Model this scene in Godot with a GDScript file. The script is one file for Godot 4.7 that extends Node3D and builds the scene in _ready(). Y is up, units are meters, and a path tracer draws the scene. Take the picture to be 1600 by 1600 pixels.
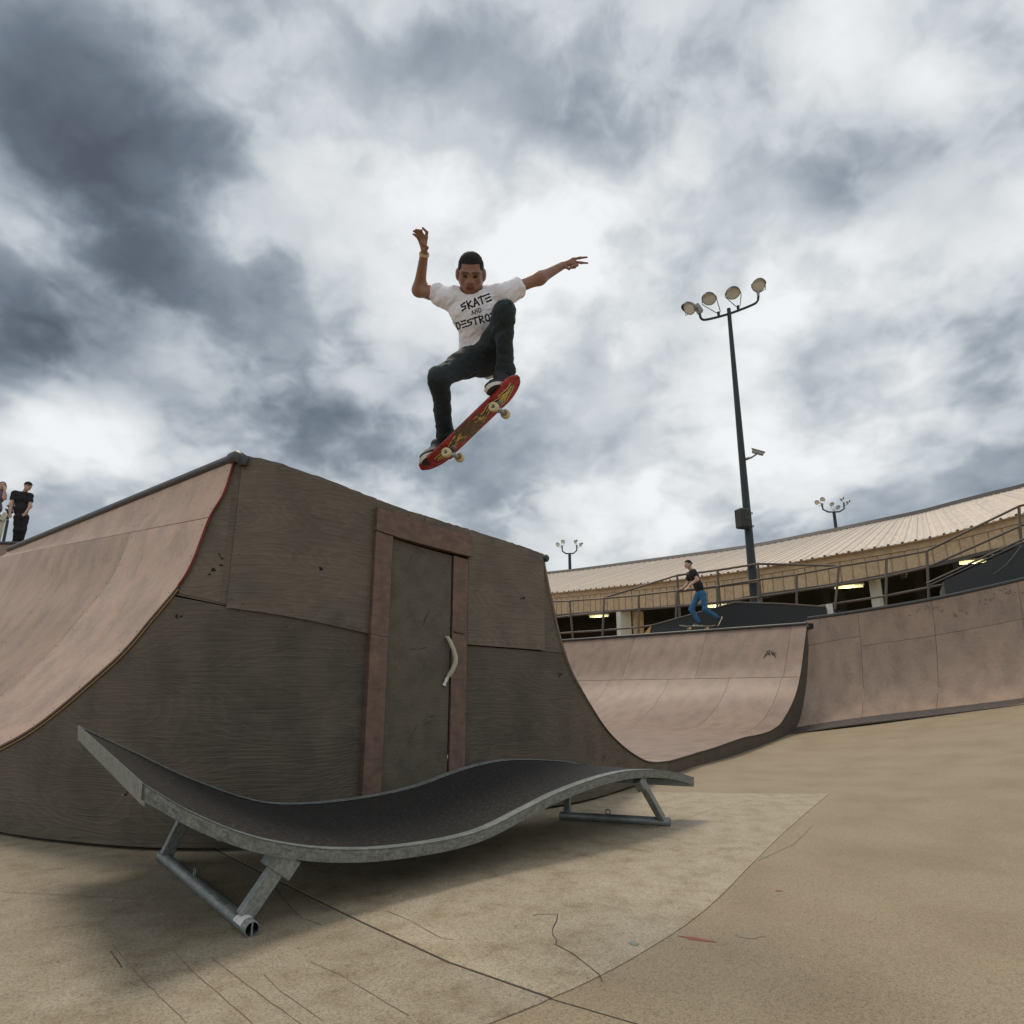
extends Node3D
# A skate park under a broken overcast sky: a plywood ramp box with a door, a wavy steel bench ramp in front of it,
# a half pipe and a bank behind, a long metal-roofed pavilion, and a skater in mid-air.

const WALL := [Vector2(-4.809, -5.231), Vector2(-4.451, -5.053), Vector2(-4.093, -4.875), Vector2(-3.735, -4.696), Vector2(-3.377, -4.518), Vector2(-3.262, -4.461), Vector2(-3.147, -4.401), Vector2(-3.033, -4.341), Vector2(-2.918, -4.281), Vector2(-2.803, -4.223), Vector2(-2.688, -4.168), Vector2(-2.573, -4.118), Vector2(-2.459, -4.075), Vector2(-2.344, -4.034), Vector2(-2.229, -3.993), Vector2(-2.114, -3.957), Vector2(-1.999, -3.927), Vector2(-1.885, -3.909), Vector2(-1.770, -3.900), Vector2(-1.655, -3.894), Vector2(-1.540, -3.891), Vector2(-1.425, -3.905), Vector2(-1.311, -3.962), Vector2(-1.196, -4.052), Vector2(-1.081, -4.165), Vector2(-0.966, -4.287), Vector2(-0.851, -4.409), Vector2(-0.737, -4.517), Vector2(-0.622, -4.607), Vector2(-0.507, -4.690), Vector2(-0.392, -4.770), Vector2(-0.278, -4.848), Vector2(-0.163, -4.926), Vector2(-0.048, -5.007), Vector2(0.067, -5.092), Vector2(0.182, -5.184), Vector2(0.296, -5.285), Vector2(0.411, -5.396), Vector2(0.526, -5.524), Vector2(0.641, -5.682), Vector2(0.756, -5.865), Vector2(0.870, -6.065), Vector2(0.985, -6.270), Vector2(1.103, -6.476), Vector2(1.600, -7.360), Vector2(2.166, -8.397), Vector2(3.200, -9.950), Vector2(3.750, -10.720), Vector2(4.150, -11.250), Vector2(4.500, -11.720), Vector2(4.900, -12.200), Vector2(5.250, -12.620), Vector2(5.600, -13.020), Vector2(5.750, -13.200)]
const LEFT_EDGE := [Vector2(3.412, 2.164), Vector2(3.374, 1.970), Vector2(3.302, 1.812), Vector2(3.229, 1.542), Vector2(3.148, 1.393), Vector2(3.022, 1.241), Vector2(2.867, 1.069), Vector2(2.697, 0.933), Vector2(2.425, 0.745), Vector2(2.158, 0.603), Vector2(1.848, 0.491), Vector2(1.589, 0.411), Vector2(1.139, 0.251), Vector2(0.689, 0.140), Vector2(0.289, 0.060)]
const RIGHT_EDGE := [Vector2(5.837, 1.806), Vector2(5.902, 1.550), Vector2(6.055, 1.114), Vector2(6.237, 0.864), Vector2(6.606, 0.571), Vector2(7.020, 0.382), Vector2(7.497, 0.236), Vector2(7.861, 0.175), Vector2(8.378, 0.146)]
const PIPE_EDGE := [Vector2(8.378, 0.146), Vector2(9.799, 0.153), Vector2(11.460, 0.219), Vector2(12.223, 0.228), Vector2(12.868, 0.267), Vector2(13.501, 0.394), Vector2(14.204, 0.746), Vector2(14.698, 1.191), Vector2(15.132, 1.786), Vector2(15.339, 2.087)]
const BENCH_FEET := [Vector2(-1.733, -3.680), Vector2(-0.905, -2.624), Vector2(0.338, -4.847), Vector2(0.965, -4.622)]
const BENCH_NEAR := [Vector2(-0.150, 0.523), Vector2(-0.088, 0.418), Vector2(-0.020, 0.328), Vector2(0.045, 0.268), Vector2(0.115, 0.224), Vector2(0.204, 0.191), Vector2(0.332, 0.176), Vector2(0.420, 0.190), Vector2(0.518, 0.243), Vector2(0.611, 0.294), Vector2(0.736, 0.338), Vector2(0.854, 0.355), Vector2(0.985, 0.335), Vector2(1.071, 0.298), Vector2(1.144, 0.254)]
const BENCH_FAR := [Vector2(-0.183, 0.649), Vector2(-0.090, 0.537), Vector2(0.040, 0.380), Vector2(0.177, 0.256), Vector2(0.277, 0.227), Vector2(0.413, 0.235), Vector2(0.543, 0.274), Vector2(0.683, 0.358), Vector2(0.797, 0.395), Vector2(0.939, 0.381), Vector2(1.040, 0.345), Vector2(1.150, 0.270)]
const BANK_FOOT := [Vector3(4.537, 0.149, -11.900), Vector3(5.654, 0.325, -11.600), Vector3(6.783, 0.472, -11.350), Vector3(8.001, 0.645, -11.000), Vector3(8.986, 0.809, -10.700)]
const BANK_COPING := [Vector3(5.725, 2.200, -13.200), Vector3(6.608, 2.312, -13.000), Vector3(7.960, 2.523, -12.750), Vector3(9.455, 2.843, -12.400), Vector3(10.690, 3.145, -12.100)]
const EAVE := [Vector3(-10.419, 6.627, -46.000), Vector3(-2.989, 6.139, -39.500), Vector3(1.935, 5.751, -34.000), Vector3(5.687, 5.438, -29.000), Vector3(8.074, 5.334, -26.000), Vector3(9.144, 5.341, -24.800), Vector3(11.219, 5.464, -22.800), Vector3(13.306, 5.663, -21.400), Vector3(14.528, 5.917, -20.700), Vector3(15.658, 6.167, -20.000), Vector3(17.041, 6.541, -19.200), Vector3(18.864, 6.989, -18.400)]
const RIDGE := [Vector3(-5.152, 9.152, -52.021), Vector3(2.585, 8.660, -45.239), Vector3(8.102, 8.324, -39.096), Vector3(12.034, 8.011, -33.870), Vector3(14.251, 8.022, -31.084), Vector3(14.850, 8.038, -30.407), Vector3(16.280, 8.145, -28.996), Vector3(17.593, 8.308, -28.155), Vector3(18.620, 8.515, -27.574), Vector3(19.759, 8.726, -26.869), Vector3(20.613, 8.871, -26.358), Vector3(22.078, 9.233, -25.726)]
const FASCIA_FOOT := [Vector3(-10.419, 5.114, -46.000), Vector3(-2.989, 4.893, -39.500), Vector3(1.935, 4.617, -34.000), Vector3(5.687, 4.368, -29.000), Vector3(8.074, 4.256, -26.000), Vector3(9.144, 4.351, -24.800), Vector3(11.219, 4.469, -22.800), Vector3(13.306, 4.782, -21.400), Vector3(14.528, 5.050, -20.700), Vector3(15.658, 5.276, -20.000), Vector3(17.041, 5.636, -19.200), Vector3(18.864, 6.037, -18.400)]
const RAIL_TOP := [Vector3(1.201, 3.513, -20.500), Vector3(1.702, 3.466, -20.000), Vector3(2.616, 3.432, -19.200), Vector3(3.471, 3.423, -18.500), Vector3(4.359, 3.443, -17.800), Vector3(5.280, 3.484, -17.300), Vector3(6.165, 3.568, -16.800), Vector3(6.927, 3.611, -16.300), Vector3(7.687, 3.705, -15.700), Vector3(8.545, 3.790, -15.200), Vector3(9.244, 3.886, -14.800), Vector3(11.034, 4.755, -14.200), Vector3(12.066, 4.970, -13.900)]
const RAIL_MID := [Vector3(1.271, 3.031, -20.500), Vector3(1.730, 3.033, -20.000), Vector3(2.566, 3.034, -19.200), Vector3(3.453, 3.056, -18.500), Vector3(4.299, 3.021, -17.800), Vector3(5.248, 3.073, -17.300), Vector3(6.124, 3.135, -16.800), Vector3(6.883, 3.205, -16.300), Vector3(7.632, 3.266, -15.700), Vector3(8.486, 3.377, -15.200), Vector3(9.215, 3.524, -14.800), Vector3(11.006, 4.324, -14.200), Vector3(12.028, 4.544, -13.900)]
const RAIL_LOW := [Vector3(1.340, 2.556, -20.500), Vector3(1.756, 2.550, -20.000), Vector3(2.549, 2.533, -19.200), Vector3(3.428, 2.556, -18.500), Vector3(4.272, 2.605, -17.800), Vector3(5.216, 2.667, -17.300), Vector3(6.086, 2.739, -16.800), Vector3(6.834, 2.757, -16.300), Vector3(7.503, 2.833, -15.700), Vector3(8.423, 2.941, -15.200), Vector3(9.156, 3.068, -14.800), Vector3(10.871, 3.359, -14.200), Vector3(11.871, 3.575, -13.900)]
const HIGH_RAIL_TOP := [Vector3(2.631, 3.464, -19.300), Vector3(4.508, 3.938, -18.300), Vector3(5.466, 3.990, -17.800), Vector3(6.371, 4.068, -17.300), Vector3(7.934, 3.813, -16.200)]
const HIGH_RAIL_MID := [Vector3(4.479, 3.482, -18.300), Vector3(5.431, 3.545, -17.800), Vector3(6.327, 3.600, -17.300)]
const DECK_RAMP := [Vector3(3.470, 2.445, -17.000), Vector3(5.176, 2.848, -15.700), Vector3(5.949, 2.728, -15.000), Vector3(6.608, 2.571, -14.300)]
const SIDE_RAMP := [Vector3(8.925, 3.063, -13.900), Vector3(10.284, 3.717, -13.300), Vector3(11.527, 4.248, -12.800)]
const LAMP_POLE := [Vector3(6.314, 3.046, -17.600), Vector3(6.346, 11.609, -17.600)]
const LAMP_ARM := [Vector3(5.482, 11.567, -17.600), Vector3(5.524, 11.378, -17.600), Vector3(5.709, 11.357, -17.600), Vector3(6.360, 11.546, -17.600), Vector3(7.021, 11.820, -17.600), Vector3(7.202, 11.948, -17.600), Vector3(7.255, 12.118, -17.600)]
const LAMP_HEADS := [Vector3(5.165, 11.674, -17.500), Vector3(5.766, 11.990, -17.500), Vector3(6.475, 12.181, -17.500), Vector3(7.250, 12.438, -17.500)]
const POLE_BITS := [Vector3(6.132, 5.294, -17.400), Vector3(6.442, 7.037, -17.500), Vector3(6.676, 7.112, -17.400)]
const MASTS := [Vector3(4.767, 12.050, -55.000), Vector3(24.619, 14.269, -50.000), Vector3(-46.128, 16.174, -60.000)]
const TUBES := [Vector3(4.218, 4.454, -33.000), Vector3(8.401, 4.320, -28.000), Vector3(12.500, 4.655, -25.000), Vector3(15.780, 5.190, -23.000)]
const COLUMNS := [Vector3(5.296, 4.394, -30.400), Vector3(12.482, 4.705, -22.900)]
const JOINT := [Vector2(-1.057, -3.346), Vector2(-0.560, -2.773), Vector2(-0.197, -2.377), Vector2(0.104, -2.123), Vector2(0.321, -1.971)]
const BARE_EDGE := [Vector2(2.629, -6.035), Vector2(1.741, -4.601), Vector2(1.211, -3.707), Vector2(0.733, -2.893), Vector2(0.369, -2.403), Vector2(0.104, -2.119), Vector2(-0.102, -1.938)]
const BARE_BACK := [Vector2(2.629, -6.035), Vector2(1.924, -6.072), Vector2(1.300, -6.149)]
const CRACKS := [[Vector2(0.076, -2.832), Vector2(0.101, -2.847), Vector2(0.173, -2.847), Vector2(0.163, -2.773), Vector2(0.143, -2.669), Vector2(0.140, -2.611), Vector2(0.151, -2.573), Vector2(0.143, -2.525), Vector2(0.193, -2.446), Vector2(0.225, -2.362), Vector2(0.258, -2.279), Vector2(0.260, -2.233)],
	[Vector2(-1.005, -3.192), Vector2(-0.905, -3.009), Vector2(-0.779, -2.802), Vector2(-0.682, -2.723)],
	[Vector2(-1.291, -2.468), Vector2(-1.175, -2.327)],
	[Vector2(-1.305, -2.514), Vector2(-1.102, -2.279), Vector2(-0.820, -1.978)],
	[Vector2(-1.092, -2.474), Vector2(-0.957, -2.312), Vector2(-0.649, -1.971)],
	[Vector2(-0.943, -2.414), Vector2(-0.756, -2.211), Vector2(-0.529, -1.971)],
	[Vector2(-0.731, -2.279), Vector2(-0.639, -2.159), Vector2(-0.476, -1.985)],
	[Vector2(-0.621, -2.377), Vector2(-0.508, -2.279), Vector2(-0.263, -2.013)],
	[Vector2(-0.475, -2.886), Vector2(-0.373, -2.773), Vector2(-0.238, -2.586), Vector2(-0.194, -2.573)],
	[Vector2(0.771, -4.438), Vector2(1.020, -4.688), Vector2(1.498, -5.344), Vector2(1.908, -5.717)],
	[Vector2(0.658, -4.112), Vector2(0.872, -4.163)],
	[Vector2(1.900, -4.644), Vector2(1.551, -4.079), Vector2(1.227, -3.707)],
	[Vector2(-1.634, -2.703), Vector2(-1.552, -2.716)],
	[Vector2(-2.138, -3.144), Vector2(-1.610, -3.061), Vector2(-1.385, -3.026)]]
const MARKS := [Vector2(0.627, -2.586), Vector2(0.813, -2.624), Vector2(0.403, -2.537), Vector2(1.277, -3.804), Vector2(1.125, -3.173), Vector2(4.725, -11.200), Vector2(6.947, -11.200), Vector2(1.070, -2.514), Vector2(0.778, -2.430)]
const HAND_UP := [Vector3(-0.526, 3.349, -3.518), Vector3(-0.526, 3.393, -3.475), Vector3(-0.510, 3.426, -3.466), Vector3(-0.505, 3.449, -3.450), Vector3(-0.527, 3.461, -3.426), Vector3(-0.528, 3.433, -3.464), Vector3(-0.540, 3.450, -3.439), Vector3(-0.566, 3.444, -3.420), Vector3(-0.543, 3.430, -3.465), Vector3(-0.557, 3.439, -3.442), Vector3(-0.579, 3.436, -3.422), Vector3(-0.554, 3.419, -3.468), Vector3(-0.565, 3.422, -3.447), Vector3(-0.581, 3.418, -3.427), Vector3(-0.504, 3.354, -3.465), Vector3(-0.519, 3.354, -3.434), Vector3(-0.535, 3.360, -3.422)]
const HAND_OUT := [Vector3(0.323, 3.442, -3.762), Vector3(0.377, 3.471, -3.765), Vector3(0.389, 3.487, -3.760), Vector3(0.434, 3.495, -3.758), Vector3(0.479, 3.499, -3.757), Vector3(0.397, 3.471, -3.765), Vector3(0.442, 3.465, -3.766), Vector3(0.483, 3.463, -3.767), Vector3(0.392, 3.457, -3.758), Vector3(0.416, 3.439, -3.753), Vector3(0.398, 3.423, -3.747), Vector3(0.380, 3.447, -3.761), Vector3(0.399, 3.426, -3.756), Vector3(0.382, 3.414, -3.749), Vector3(0.338, 3.428, -3.756), Vector3(0.361, 3.404, -3.742), Vector3(0.388, 3.415, -3.728)]
const CLOUD_MASSES := [[-0.512, 0.561, -0.650, 0.142, -0.28], [-0.505, 0.643, -0.575, 0.080, -0.22], [-0.488, 0.468, -0.737, 0.117, -0.30], [-0.574, 0.383, -0.724, 0.071, -0.26], [-0.380, 0.650, -0.658, 0.087, -0.12], [-0.218, 0.425, -0.879, 0.118, -0.15], [-0.358, 0.375, -0.855, 0.093, -0.20], [-0.457, 0.357, -0.815, 0.069, -0.16], [0.000, 0.260, -0.966, 0.241, -0.14], [0.416, 0.599, -0.684, 0.081, -0.30], [0.461, 0.619, -0.636, 0.063, -0.14], [0.572, 0.396, -0.718, 0.053, -0.30], [0.105, 0.714, -0.693, 0.072, -0.12], [0.275, 0.712, -0.646, 0.093, -0.10], [-0.077, 0.764, -0.640, 0.116, -0.05], [-0.296, 0.732, -0.613, 0.094, -0.03], [0.139, 0.389, -0.911, 0.108, 0.14], [0.507, 0.661, -0.553, 0.061, -0.16], [0.233, 0.454, -0.860, 0.060, -0.16], [0.528, 0.535, -0.660, 0.042, -0.12], [0.093, 0.400, -0.912, 0.073, 0.06], [-0.537, 0.493, -0.684, 0.052, 0.50], [-0.563, 0.505, -0.654, 0.030, 0.22], [-0.376, 0.548, -0.747, 0.046, 0.22], [-0.328, 0.471, -0.819, 0.058, 0.14], [-0.051, 0.653, -0.756, 0.161, 0.13], [0.089, 0.562, -0.822, 0.156, 0.17], [0.373, 0.524, -0.766, 0.110, 0.24], [0.473, 0.645, -0.600, 0.043, 0.20], [0.194, 0.317, -0.928, 0.132, 0.16], [0.466, 0.317, -0.826, 0.084, 0.14], [-0.246, 0.723, -0.646, 0.083, 0.12], [-0.516, 0.300, -0.803, 0.057, 0.22], [-0.432, 0.421, -0.797, 0.046, 0.12], [-0.132, 0.681, -0.720, 0.066, 0.14], [-0.568, 0.344, -0.748, 0.039, 0.26], [-0.404, 0.328, -0.854, 0.056, 0.10], [0.517, 0.372, -0.771, 0.053, 0.12], [0.561, 0.467, -0.683, 0.036, 0.14]]


const ALONG := Vector3(-0.775, 0.0, -0.632)    # direction of the left coping, away from the camera
const CAM := Vector3(0, 0.8, 0)

var M := {}
var wall_u := PackedFloat32Array()
var rng := RandomNumberGenerator.new()
var taken := {}

# ---------------------------------------------------------------- helpers

func begin(smooth := false) -> SurfaceTool:
	var s := SurfaceTool.new()
	s.begin(Mesh.PRIMITIVE_TRIANGLES)
	s.set_smooth_group(0 if smooth else -1)
	return s

func vert(s: SurfaceTool, p: Vector3, uv: Vector2) -> void:
	s.set_uv(uv)
	s.set_uv2(uv)
	s.add_vertex(p)

func quad(s: SurfaceTool, a: Vector3, b: Vector3, c: Vector3, d: Vector3, ua := Vector2.ZERO, ub := Vector2(1, 0), uc := Vector2(1, 1), ud := Vector2(0, 1)) -> void:
	vert(s, a, ua); vert(s, b, ub); vert(s, c, uc)
	vert(s, a, ua); vert(s, c, uc); vert(s, d, ud)

func mesh_of(s: SurfaceTool) -> ArrayMesh:
	s.generate_normals()
	return s.commit()

func put(mesh: Mesh, called: String, m: Material, parent: Node = null) -> MeshInstance3D:
	var o := MeshInstance3D.new()
	o.mesh = mesh
	o.material_override = m
	o.cast_shadow = GeometryInstance3D.SHADOW_CASTING_SETTING_ON
	if parent == null:
		o.name = numbered(called)
		add_child(o)
	else:
		o.name = called
		parent.add_child(o, true)
	return o

func obj(s: SurfaceTool, called: String, m: Material, parent: Node = null) -> MeshInstance3D:
	return put(mesh_of(s), called, m, parent)

func numbered(called: String) -> String:
	taken[called] = taken.get(called, -1) + 1
	return called if taken[called] == 0 else "%s_%03d" % [called, taken[called]]

func thing(called: String, label: String, category: String, at := Vector3.ZERO, group := "") -> Node3D:
	var o := Node3D.new()
	o.name = numbered(called)
	add_child(o)
	o.position = at
	tag(o, label, category, group)
	return o

func tag(o: Node, label: String, category: String, group := "") -> void:
	o.set_meta("label", label)
	o.set_meta("category", category)
	if group:
		o.set_meta("group", group)

func structure(o: Node, label := "") -> void:
	o.set_meta("kind", "structure")
	if label:
		o.set_meta("label", label)

# a box with chamfered edges: centre, full size, axes
func chamfer_box(s: SurfaceTool, c: Vector3, size: Vector3, b := Basis.IDENTITY, e := 0.004) -> void:
	var h := size * 0.5
	e = minf(e, minf(h.x, minf(h.y, h.z)) * 0.6)
	var f := func(x: float, y: float, z: float) -> Vector3: return c + b * Vector3(x, y, z)
	var face := func(p: Array, n: Vector3) -> void:
		var a: Vector3 = p[0]; var q: Vector3 = p[1]; var r: Vector3 = p[2]
		if (q - a).cross(r - a).dot(n) > 0:
			p.reverse()
		for k in range(1, p.size() - 1):
			for v in [p[0], p[k], p[k + 1]]:
				var l: Vector3 = b.inverse() * (v - c)
				var an := (b.inverse() * n).abs()
				var uv := Vector2(l.x, l.y)
				if an.x > an.y and an.x > an.z: uv = Vector2(l.z, l.y)
				elif an.y > an.z: uv = Vector2(l.x, l.z)
				vert(s, v, uv)
	for ax in 3:
		for sg in [-1.0, 1.0]:
			var o1 := (ax + 1) % 3
			var o2 := (ax + 2) % 3
			var pts := []
			for k in [[-1, -1], [1, -1], [1, 1], [-1, 1]]:
				var v := Vector3()
				v[ax] = sg * h[ax]; v[o1] = k[0] * (h[o1] - e); v[o2] = k[1] * (h[o2] - e)
				pts.append(f.call(v.x, v.y, v.z))
			var n := Vector3(); n[ax] = sg
			face.call(pts, b * n)
			for sg2 in [-1.0, 1.0]:      # chamfers between axes ax and o1
				var pa := Vector3(); var pb := Vector3(); var pc := Vector3(); var pd := Vector3()
				pa[ax] = sg * h[ax]; pa[o1] = sg2 * (h[o1] - e); pa[o2] = -(h[o2] - e)
				pb = pa; pb[o2] = h[o2] - e
				pc[ax] = sg * (h[ax] - e); pc[o1] = sg2 * h[o1]; pc[o2] = h[o2] - e
				pd = pc; pd[o2] = -(h[o2] - e)
				var m := Vector3(); m[ax] = sg; m[o1] = sg2
				face.call([f.call(pa.x, pa.y, pa.z), f.call(pb.x, pb.y, pb.z), f.call(pc.x, pc.y, pc.z), f.call(pd.x, pd.y, pd.z)], b * m)
	for sx in [-1.0, 1.0]:
		for sy in [-1.0, 1.0]:
			for sz in [-1.0, 1.0]:
				face.call([f.call(sx * h.x, sy * (h.y - e), sz * (h.z - e)), f.call(sx * (h.x - e), sy * h.y, sz * (h.z - e)), f.call(sx * (h.x - e), sy * (h.y - e), sz * h.z)], b * Vector3(sx, sy, sz))

# a bar with a rectangular section from a to b
func bar(s: SurfaceTool, a: Vector3, b: Vector3, w: float, t: float, side := Vector3.UP, e := 0.003) -> void:
	var z := (b - a).normalized()
	var x := side.cross(z).normalized()
	var y := z.cross(x)
	chamfer_box(s, (a + b) * 0.5, Vector3(w, t, a.distance_to(b)), Basis(x, y, z), e)

# a round tube along a path; radius one number or one per point
func tube(s: SurfaceTool, path: Array, radius, sides := 12, caps := true) -> void:
	s.set_smooth_group(0)
	var n := path.size()
	var rings := []
	var up := Vector3.UP
	var d0: Vector3 = (path[1] - path[0]).normalized()
	if absf(d0.dot(up)) > 0.95: up = Vector3.RIGHT
	var x := up.cross(d0).normalized()
	var len := 0.0
	var lens := []
	for i in n:
		var d: Vector3 = (path[mini(i + 1, n - 1)] - path[maxi(i - 1, 0)]).normalized()
		x = (x - d * x.dot(d)).normalized()
		var y := d.cross(x)
		var r: float = radius[i] if radius is Array else radius
		var ring := []
		for k in sides + 1:
			var a := TAU * k / sides
			ring.append(path[i] + (x * cos(a) + y * sin(a)) * r)
		rings.append(ring)
		if i: len += path[i].distance_to(path[i - 1])
		lens.append(len)
	for i in n - 1:
		for k in sides:
			quad(s, rings[i][k], rings[i + 1][k], rings[i + 1][k + 1], rings[i][k + 1], Vector2(k * 0.02, lens[i]), Vector2(k * 0.02, lens[i + 1]), Vector2(k * 0.02 + 0.02, lens[i + 1]), Vector2(k * 0.02 + 0.02, lens[i]))
	if caps:
		s.set_smooth_group(-1)
		for e in [0, n - 1]:
			for k in sides:
				if e == 0:
					vert(s, path[0], Vector2.ZERO); vert(s, rings[0][k], Vector2.ONE * 0.02); vert(s, rings[0][k + 1], Vector2.ONE * 0.02)
				else:
					vert(s, path[e], Vector2.ZERO); vert(s, rings[e][k + 1], Vector2.ONE * 0.02); vert(s, rings[e][k], Vector2.ONE * 0.02)

# a turned shape: profile of (radius, height) about an axis
func lathe(s: SurfaceTool, at: Vector3, axis: Vector3, profile: Array, sides := 24) -> void:
	var z := axis.normalized()
	var x := (Vector3.UP if absf(z.y) < 0.9 else Vector3.RIGHT).cross(z).normalized()
	var y := z.cross(x)
	for i in profile.size() - 1:
		for k in sides:
			var a := TAU * k / sides
			var b := TAU * (k + 1) / sides
			var p: Vector2 = profile[i]; var q: Vector2 = profile[i + 1]
			var da := x * cos(a) + y * sin(a)
			var db := x * cos(b) + y * sin(b)
			quad(s, at + da * p.x + z * p.y, at + da * q.x + z * q.y, at + db * q.x + z * q.y, at + db * p.x + z * p.y)

# a sheet with thickness: front and back are grids [i][j] of points, uv a grid of Vector2
func slab(s: SurfaceTool, front: Array, back: Array, uv: Array) -> void:
	var n := front.size() - 1
	var m: int = front[0].size() - 1
	s.set_smooth_group(0)
	for i in n:
		for j in m:
			quad(s, front[i][j], front[i][j + 1], front[i + 1][j + 1], front[i + 1][j], uv[i][j], uv[i][j + 1], uv[i + 1][j + 1], uv[i + 1][j])
	s.set_smooth_group(1)
	for i in n:
		for j in m:
			quad(s, back[i][j], back[i + 1][j], back[i + 1][j + 1], back[i][j + 1], uv[i][j], uv[i + 1][j], uv[i + 1][j + 1], uv[i][j + 1])
	s.set_smooth_group(-1)
	for i in n:
		quad(s, front[i][0], front[i + 1][0], back[i + 1][0], back[i][0], uv[i][0], uv[i + 1][0], uv[i + 1][0] + Vector2(0, 0.02), uv[i][0] + Vector2(0, 0.02))
		quad(s, front[i][m], back[i][m], back[i + 1][m], front[i + 1][m], uv[i][m], uv[i][m], uv[i + 1][m], uv[i + 1][m])
	for j in m:
		quad(s, front[0][j], back[0][j], back[0][j + 1], front[0][j + 1], uv[0][j], uv[0][j], uv[0][j + 1], uv[0][j + 1])
		quad(s, front[n][j], front[n][j + 1], back[n][j + 1], back[n][j], uv[n][j], uv[n][j + 1], uv[n][j + 1], uv[n][j])

# a flat outline pulled into depth
func prism(s: SurfaceTool, outline: PackedVector2Array, at: Vector3, bx: Vector3, by: Vector3, depth: Vector3) -> void:
	var idx := Geometry2D.triangulate_polygon(outline)
	var p := func(v: Vector2) -> Vector3: return at + bx * v.x + by * v.y
	s.set_smooth_group(-1)
	for k in range(0, idx.size(), 3):
		for t in 3: vert(s, p.call(outline[idx[k + t]]), outline[idx[k + t]])
		for t in 3: vert(s, p.call(outline[idx[k + 2 - t]]) + depth, outline[idx[k + 2 - t]])
	var n := outline.size()
	for k in n:
		var a := outline[k]; var b := outline[(k + 1) % n]
		quad(s, p.call(a), p.call(b), p.call(b) + depth, p.call(a) + depth, a, b, b + Vector2(0.01, 0.01), a + Vector2(0.01, 0.01))

func spline3(p: Array, t: float) -> Vector3:
	var f := clampf(t, 0.0, 1.0) * (p.size() - 1)
	var i := mini(int(f), p.size() - 2)
	var k := f - i
	var a: Vector3 = p[maxi(i - 1, 0)]; var b: Vector3 = p[i]; var c: Vector3 = p[i + 1]; var d: Vector3 = p[mini(i + 2, p.size() - 1)]
	return b.cubic_interpolate(c, a, d, k)

func table(t: Array, x: float) -> float:
	if x <= t[0].x: return t[0].y + (t[1].y - t[0].y) / (t[1].x - t[0].x) * (x - t[0].x)
	for i in t.size() - 1:
		if x <= t[i + 1].x or i == t.size() - 2:
			var h: float = t[i + 1].x - t[i].x
			var k: float = (x - t[i].x) / h
			var d: float = (t[i + 1].y - t[i].y)
			var m0: float = d; var m1: float = d
			if i > 0: m0 = (t[i + 1].y - t[i - 1].y) / (t[i + 1].x - t[i - 1].x) * h
			if i < t.size() - 2: m1 = (t[i + 2].y - t[i].y) / (t[i + 2].x - t[i].x) * h
			return (2*k*k*k - 3*k*k + 1) * t[i].y + (k*k*k - 2*k*k + k) * m0 + (3*k*k - 2*k*k*k) * t[i + 1].y + (k*k*k - k*k) * m1
	return t[-1].y

func ground_y(x: float) -> float:
	var d := clampf(x - 2.6, 0.0, 7.4)
	return 0.18 * d * d / (d + 2.75)

# ---------------------------------------------------------------- the plan of the box wall

func wall_init() -> void:
	var l := 0.0
	wall_u.append(0.0)
	for i in range(1, WALL.size()):
		l += WALL[i].distance_to(WALL[i - 1])
		wall_u.append(l)

func wall_dir(i: int) -> Vector2:
	return (WALL[mini(i + 1, WALL.size() - 1)] - WALL[maxi(i - 1, 0)]).normalized()

func wall_pt(u: float, v: float, off := 0.0) -> Vector3:
	var i := clampi(wall_u.bsearch(u) - 1, 0, WALL.size() - 2)
	var k := (u - wall_u[i]) / (wall_u[i + 1] - wall_u[i])
	var p: Vector2 = WALL[i].lerp(WALL[i + 1], k)
	var d := wall_dir(i).lerp(wall_dir(i + 1), clampf(k, 0, 1)).normalized()
	return Vector3(p.x - d.y * off, v, p.y + d.x * off)

# a sheet on the wall: columns [u, bottom, top]
func wall_sheet(called: String, parent: Node, m: Material, cols: Array, front: float, back: float, shift := Vector2.ZERO) -> MeshInstance3D:
	var f := []; var b := []; var uv := []
	for c in cols:
		var fr := []; var br := []; var ur := []
		var rows := 3
		for j in rows + 1:
			var v: float = lerpf(c[1], c[2], float(j) / rows)
			fr.append(wall_pt(c[0], v, front)); br.append(wall_pt(c[0], v, back)); ur.append(Vector2(c[0], v) + shift)
		f.append(fr); b.append(br); uv.append(ur)
	var s := begin()
	slab(s, f, b, uv)
	return obj(s, called, m, parent)

func span(u0: float, u1: float, b0: float, b1: float, t0: float, t1: float, step := 0.08, rag := 0.0) -> Array:
	var n := maxi(1, int(ceil((u1 - u0) / step)))
	var cols := []
	for i in n + 1:
		var k := float(i) / n
		cols.append([lerpf(u0, u1, k), lerpf(b0, b1, k), lerpf(t0, t1, k) + (rng.randf_range(-rag, rag) if rag > 0 else 0.0)])
	return cols

# ---------------------------------------------------------------- textures and materials

func noise(seed_: int, freq: float, oct := 4, kind := FastNoiseLite.TYPE_SIMPLEX_SMOOTH) -> FastNoiseLite:
	var n := FastNoiseLite.new()
	n.seed = seed_
	n.frequency = freq
	n.noise_type = kind
	n.fractal_octaves = oct
	n.fractal_type = FastNoiseLite.FRACTAL_FBM if oct > 1 else FastNoiseLite.FRACTAL_NONE
	return n

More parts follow.
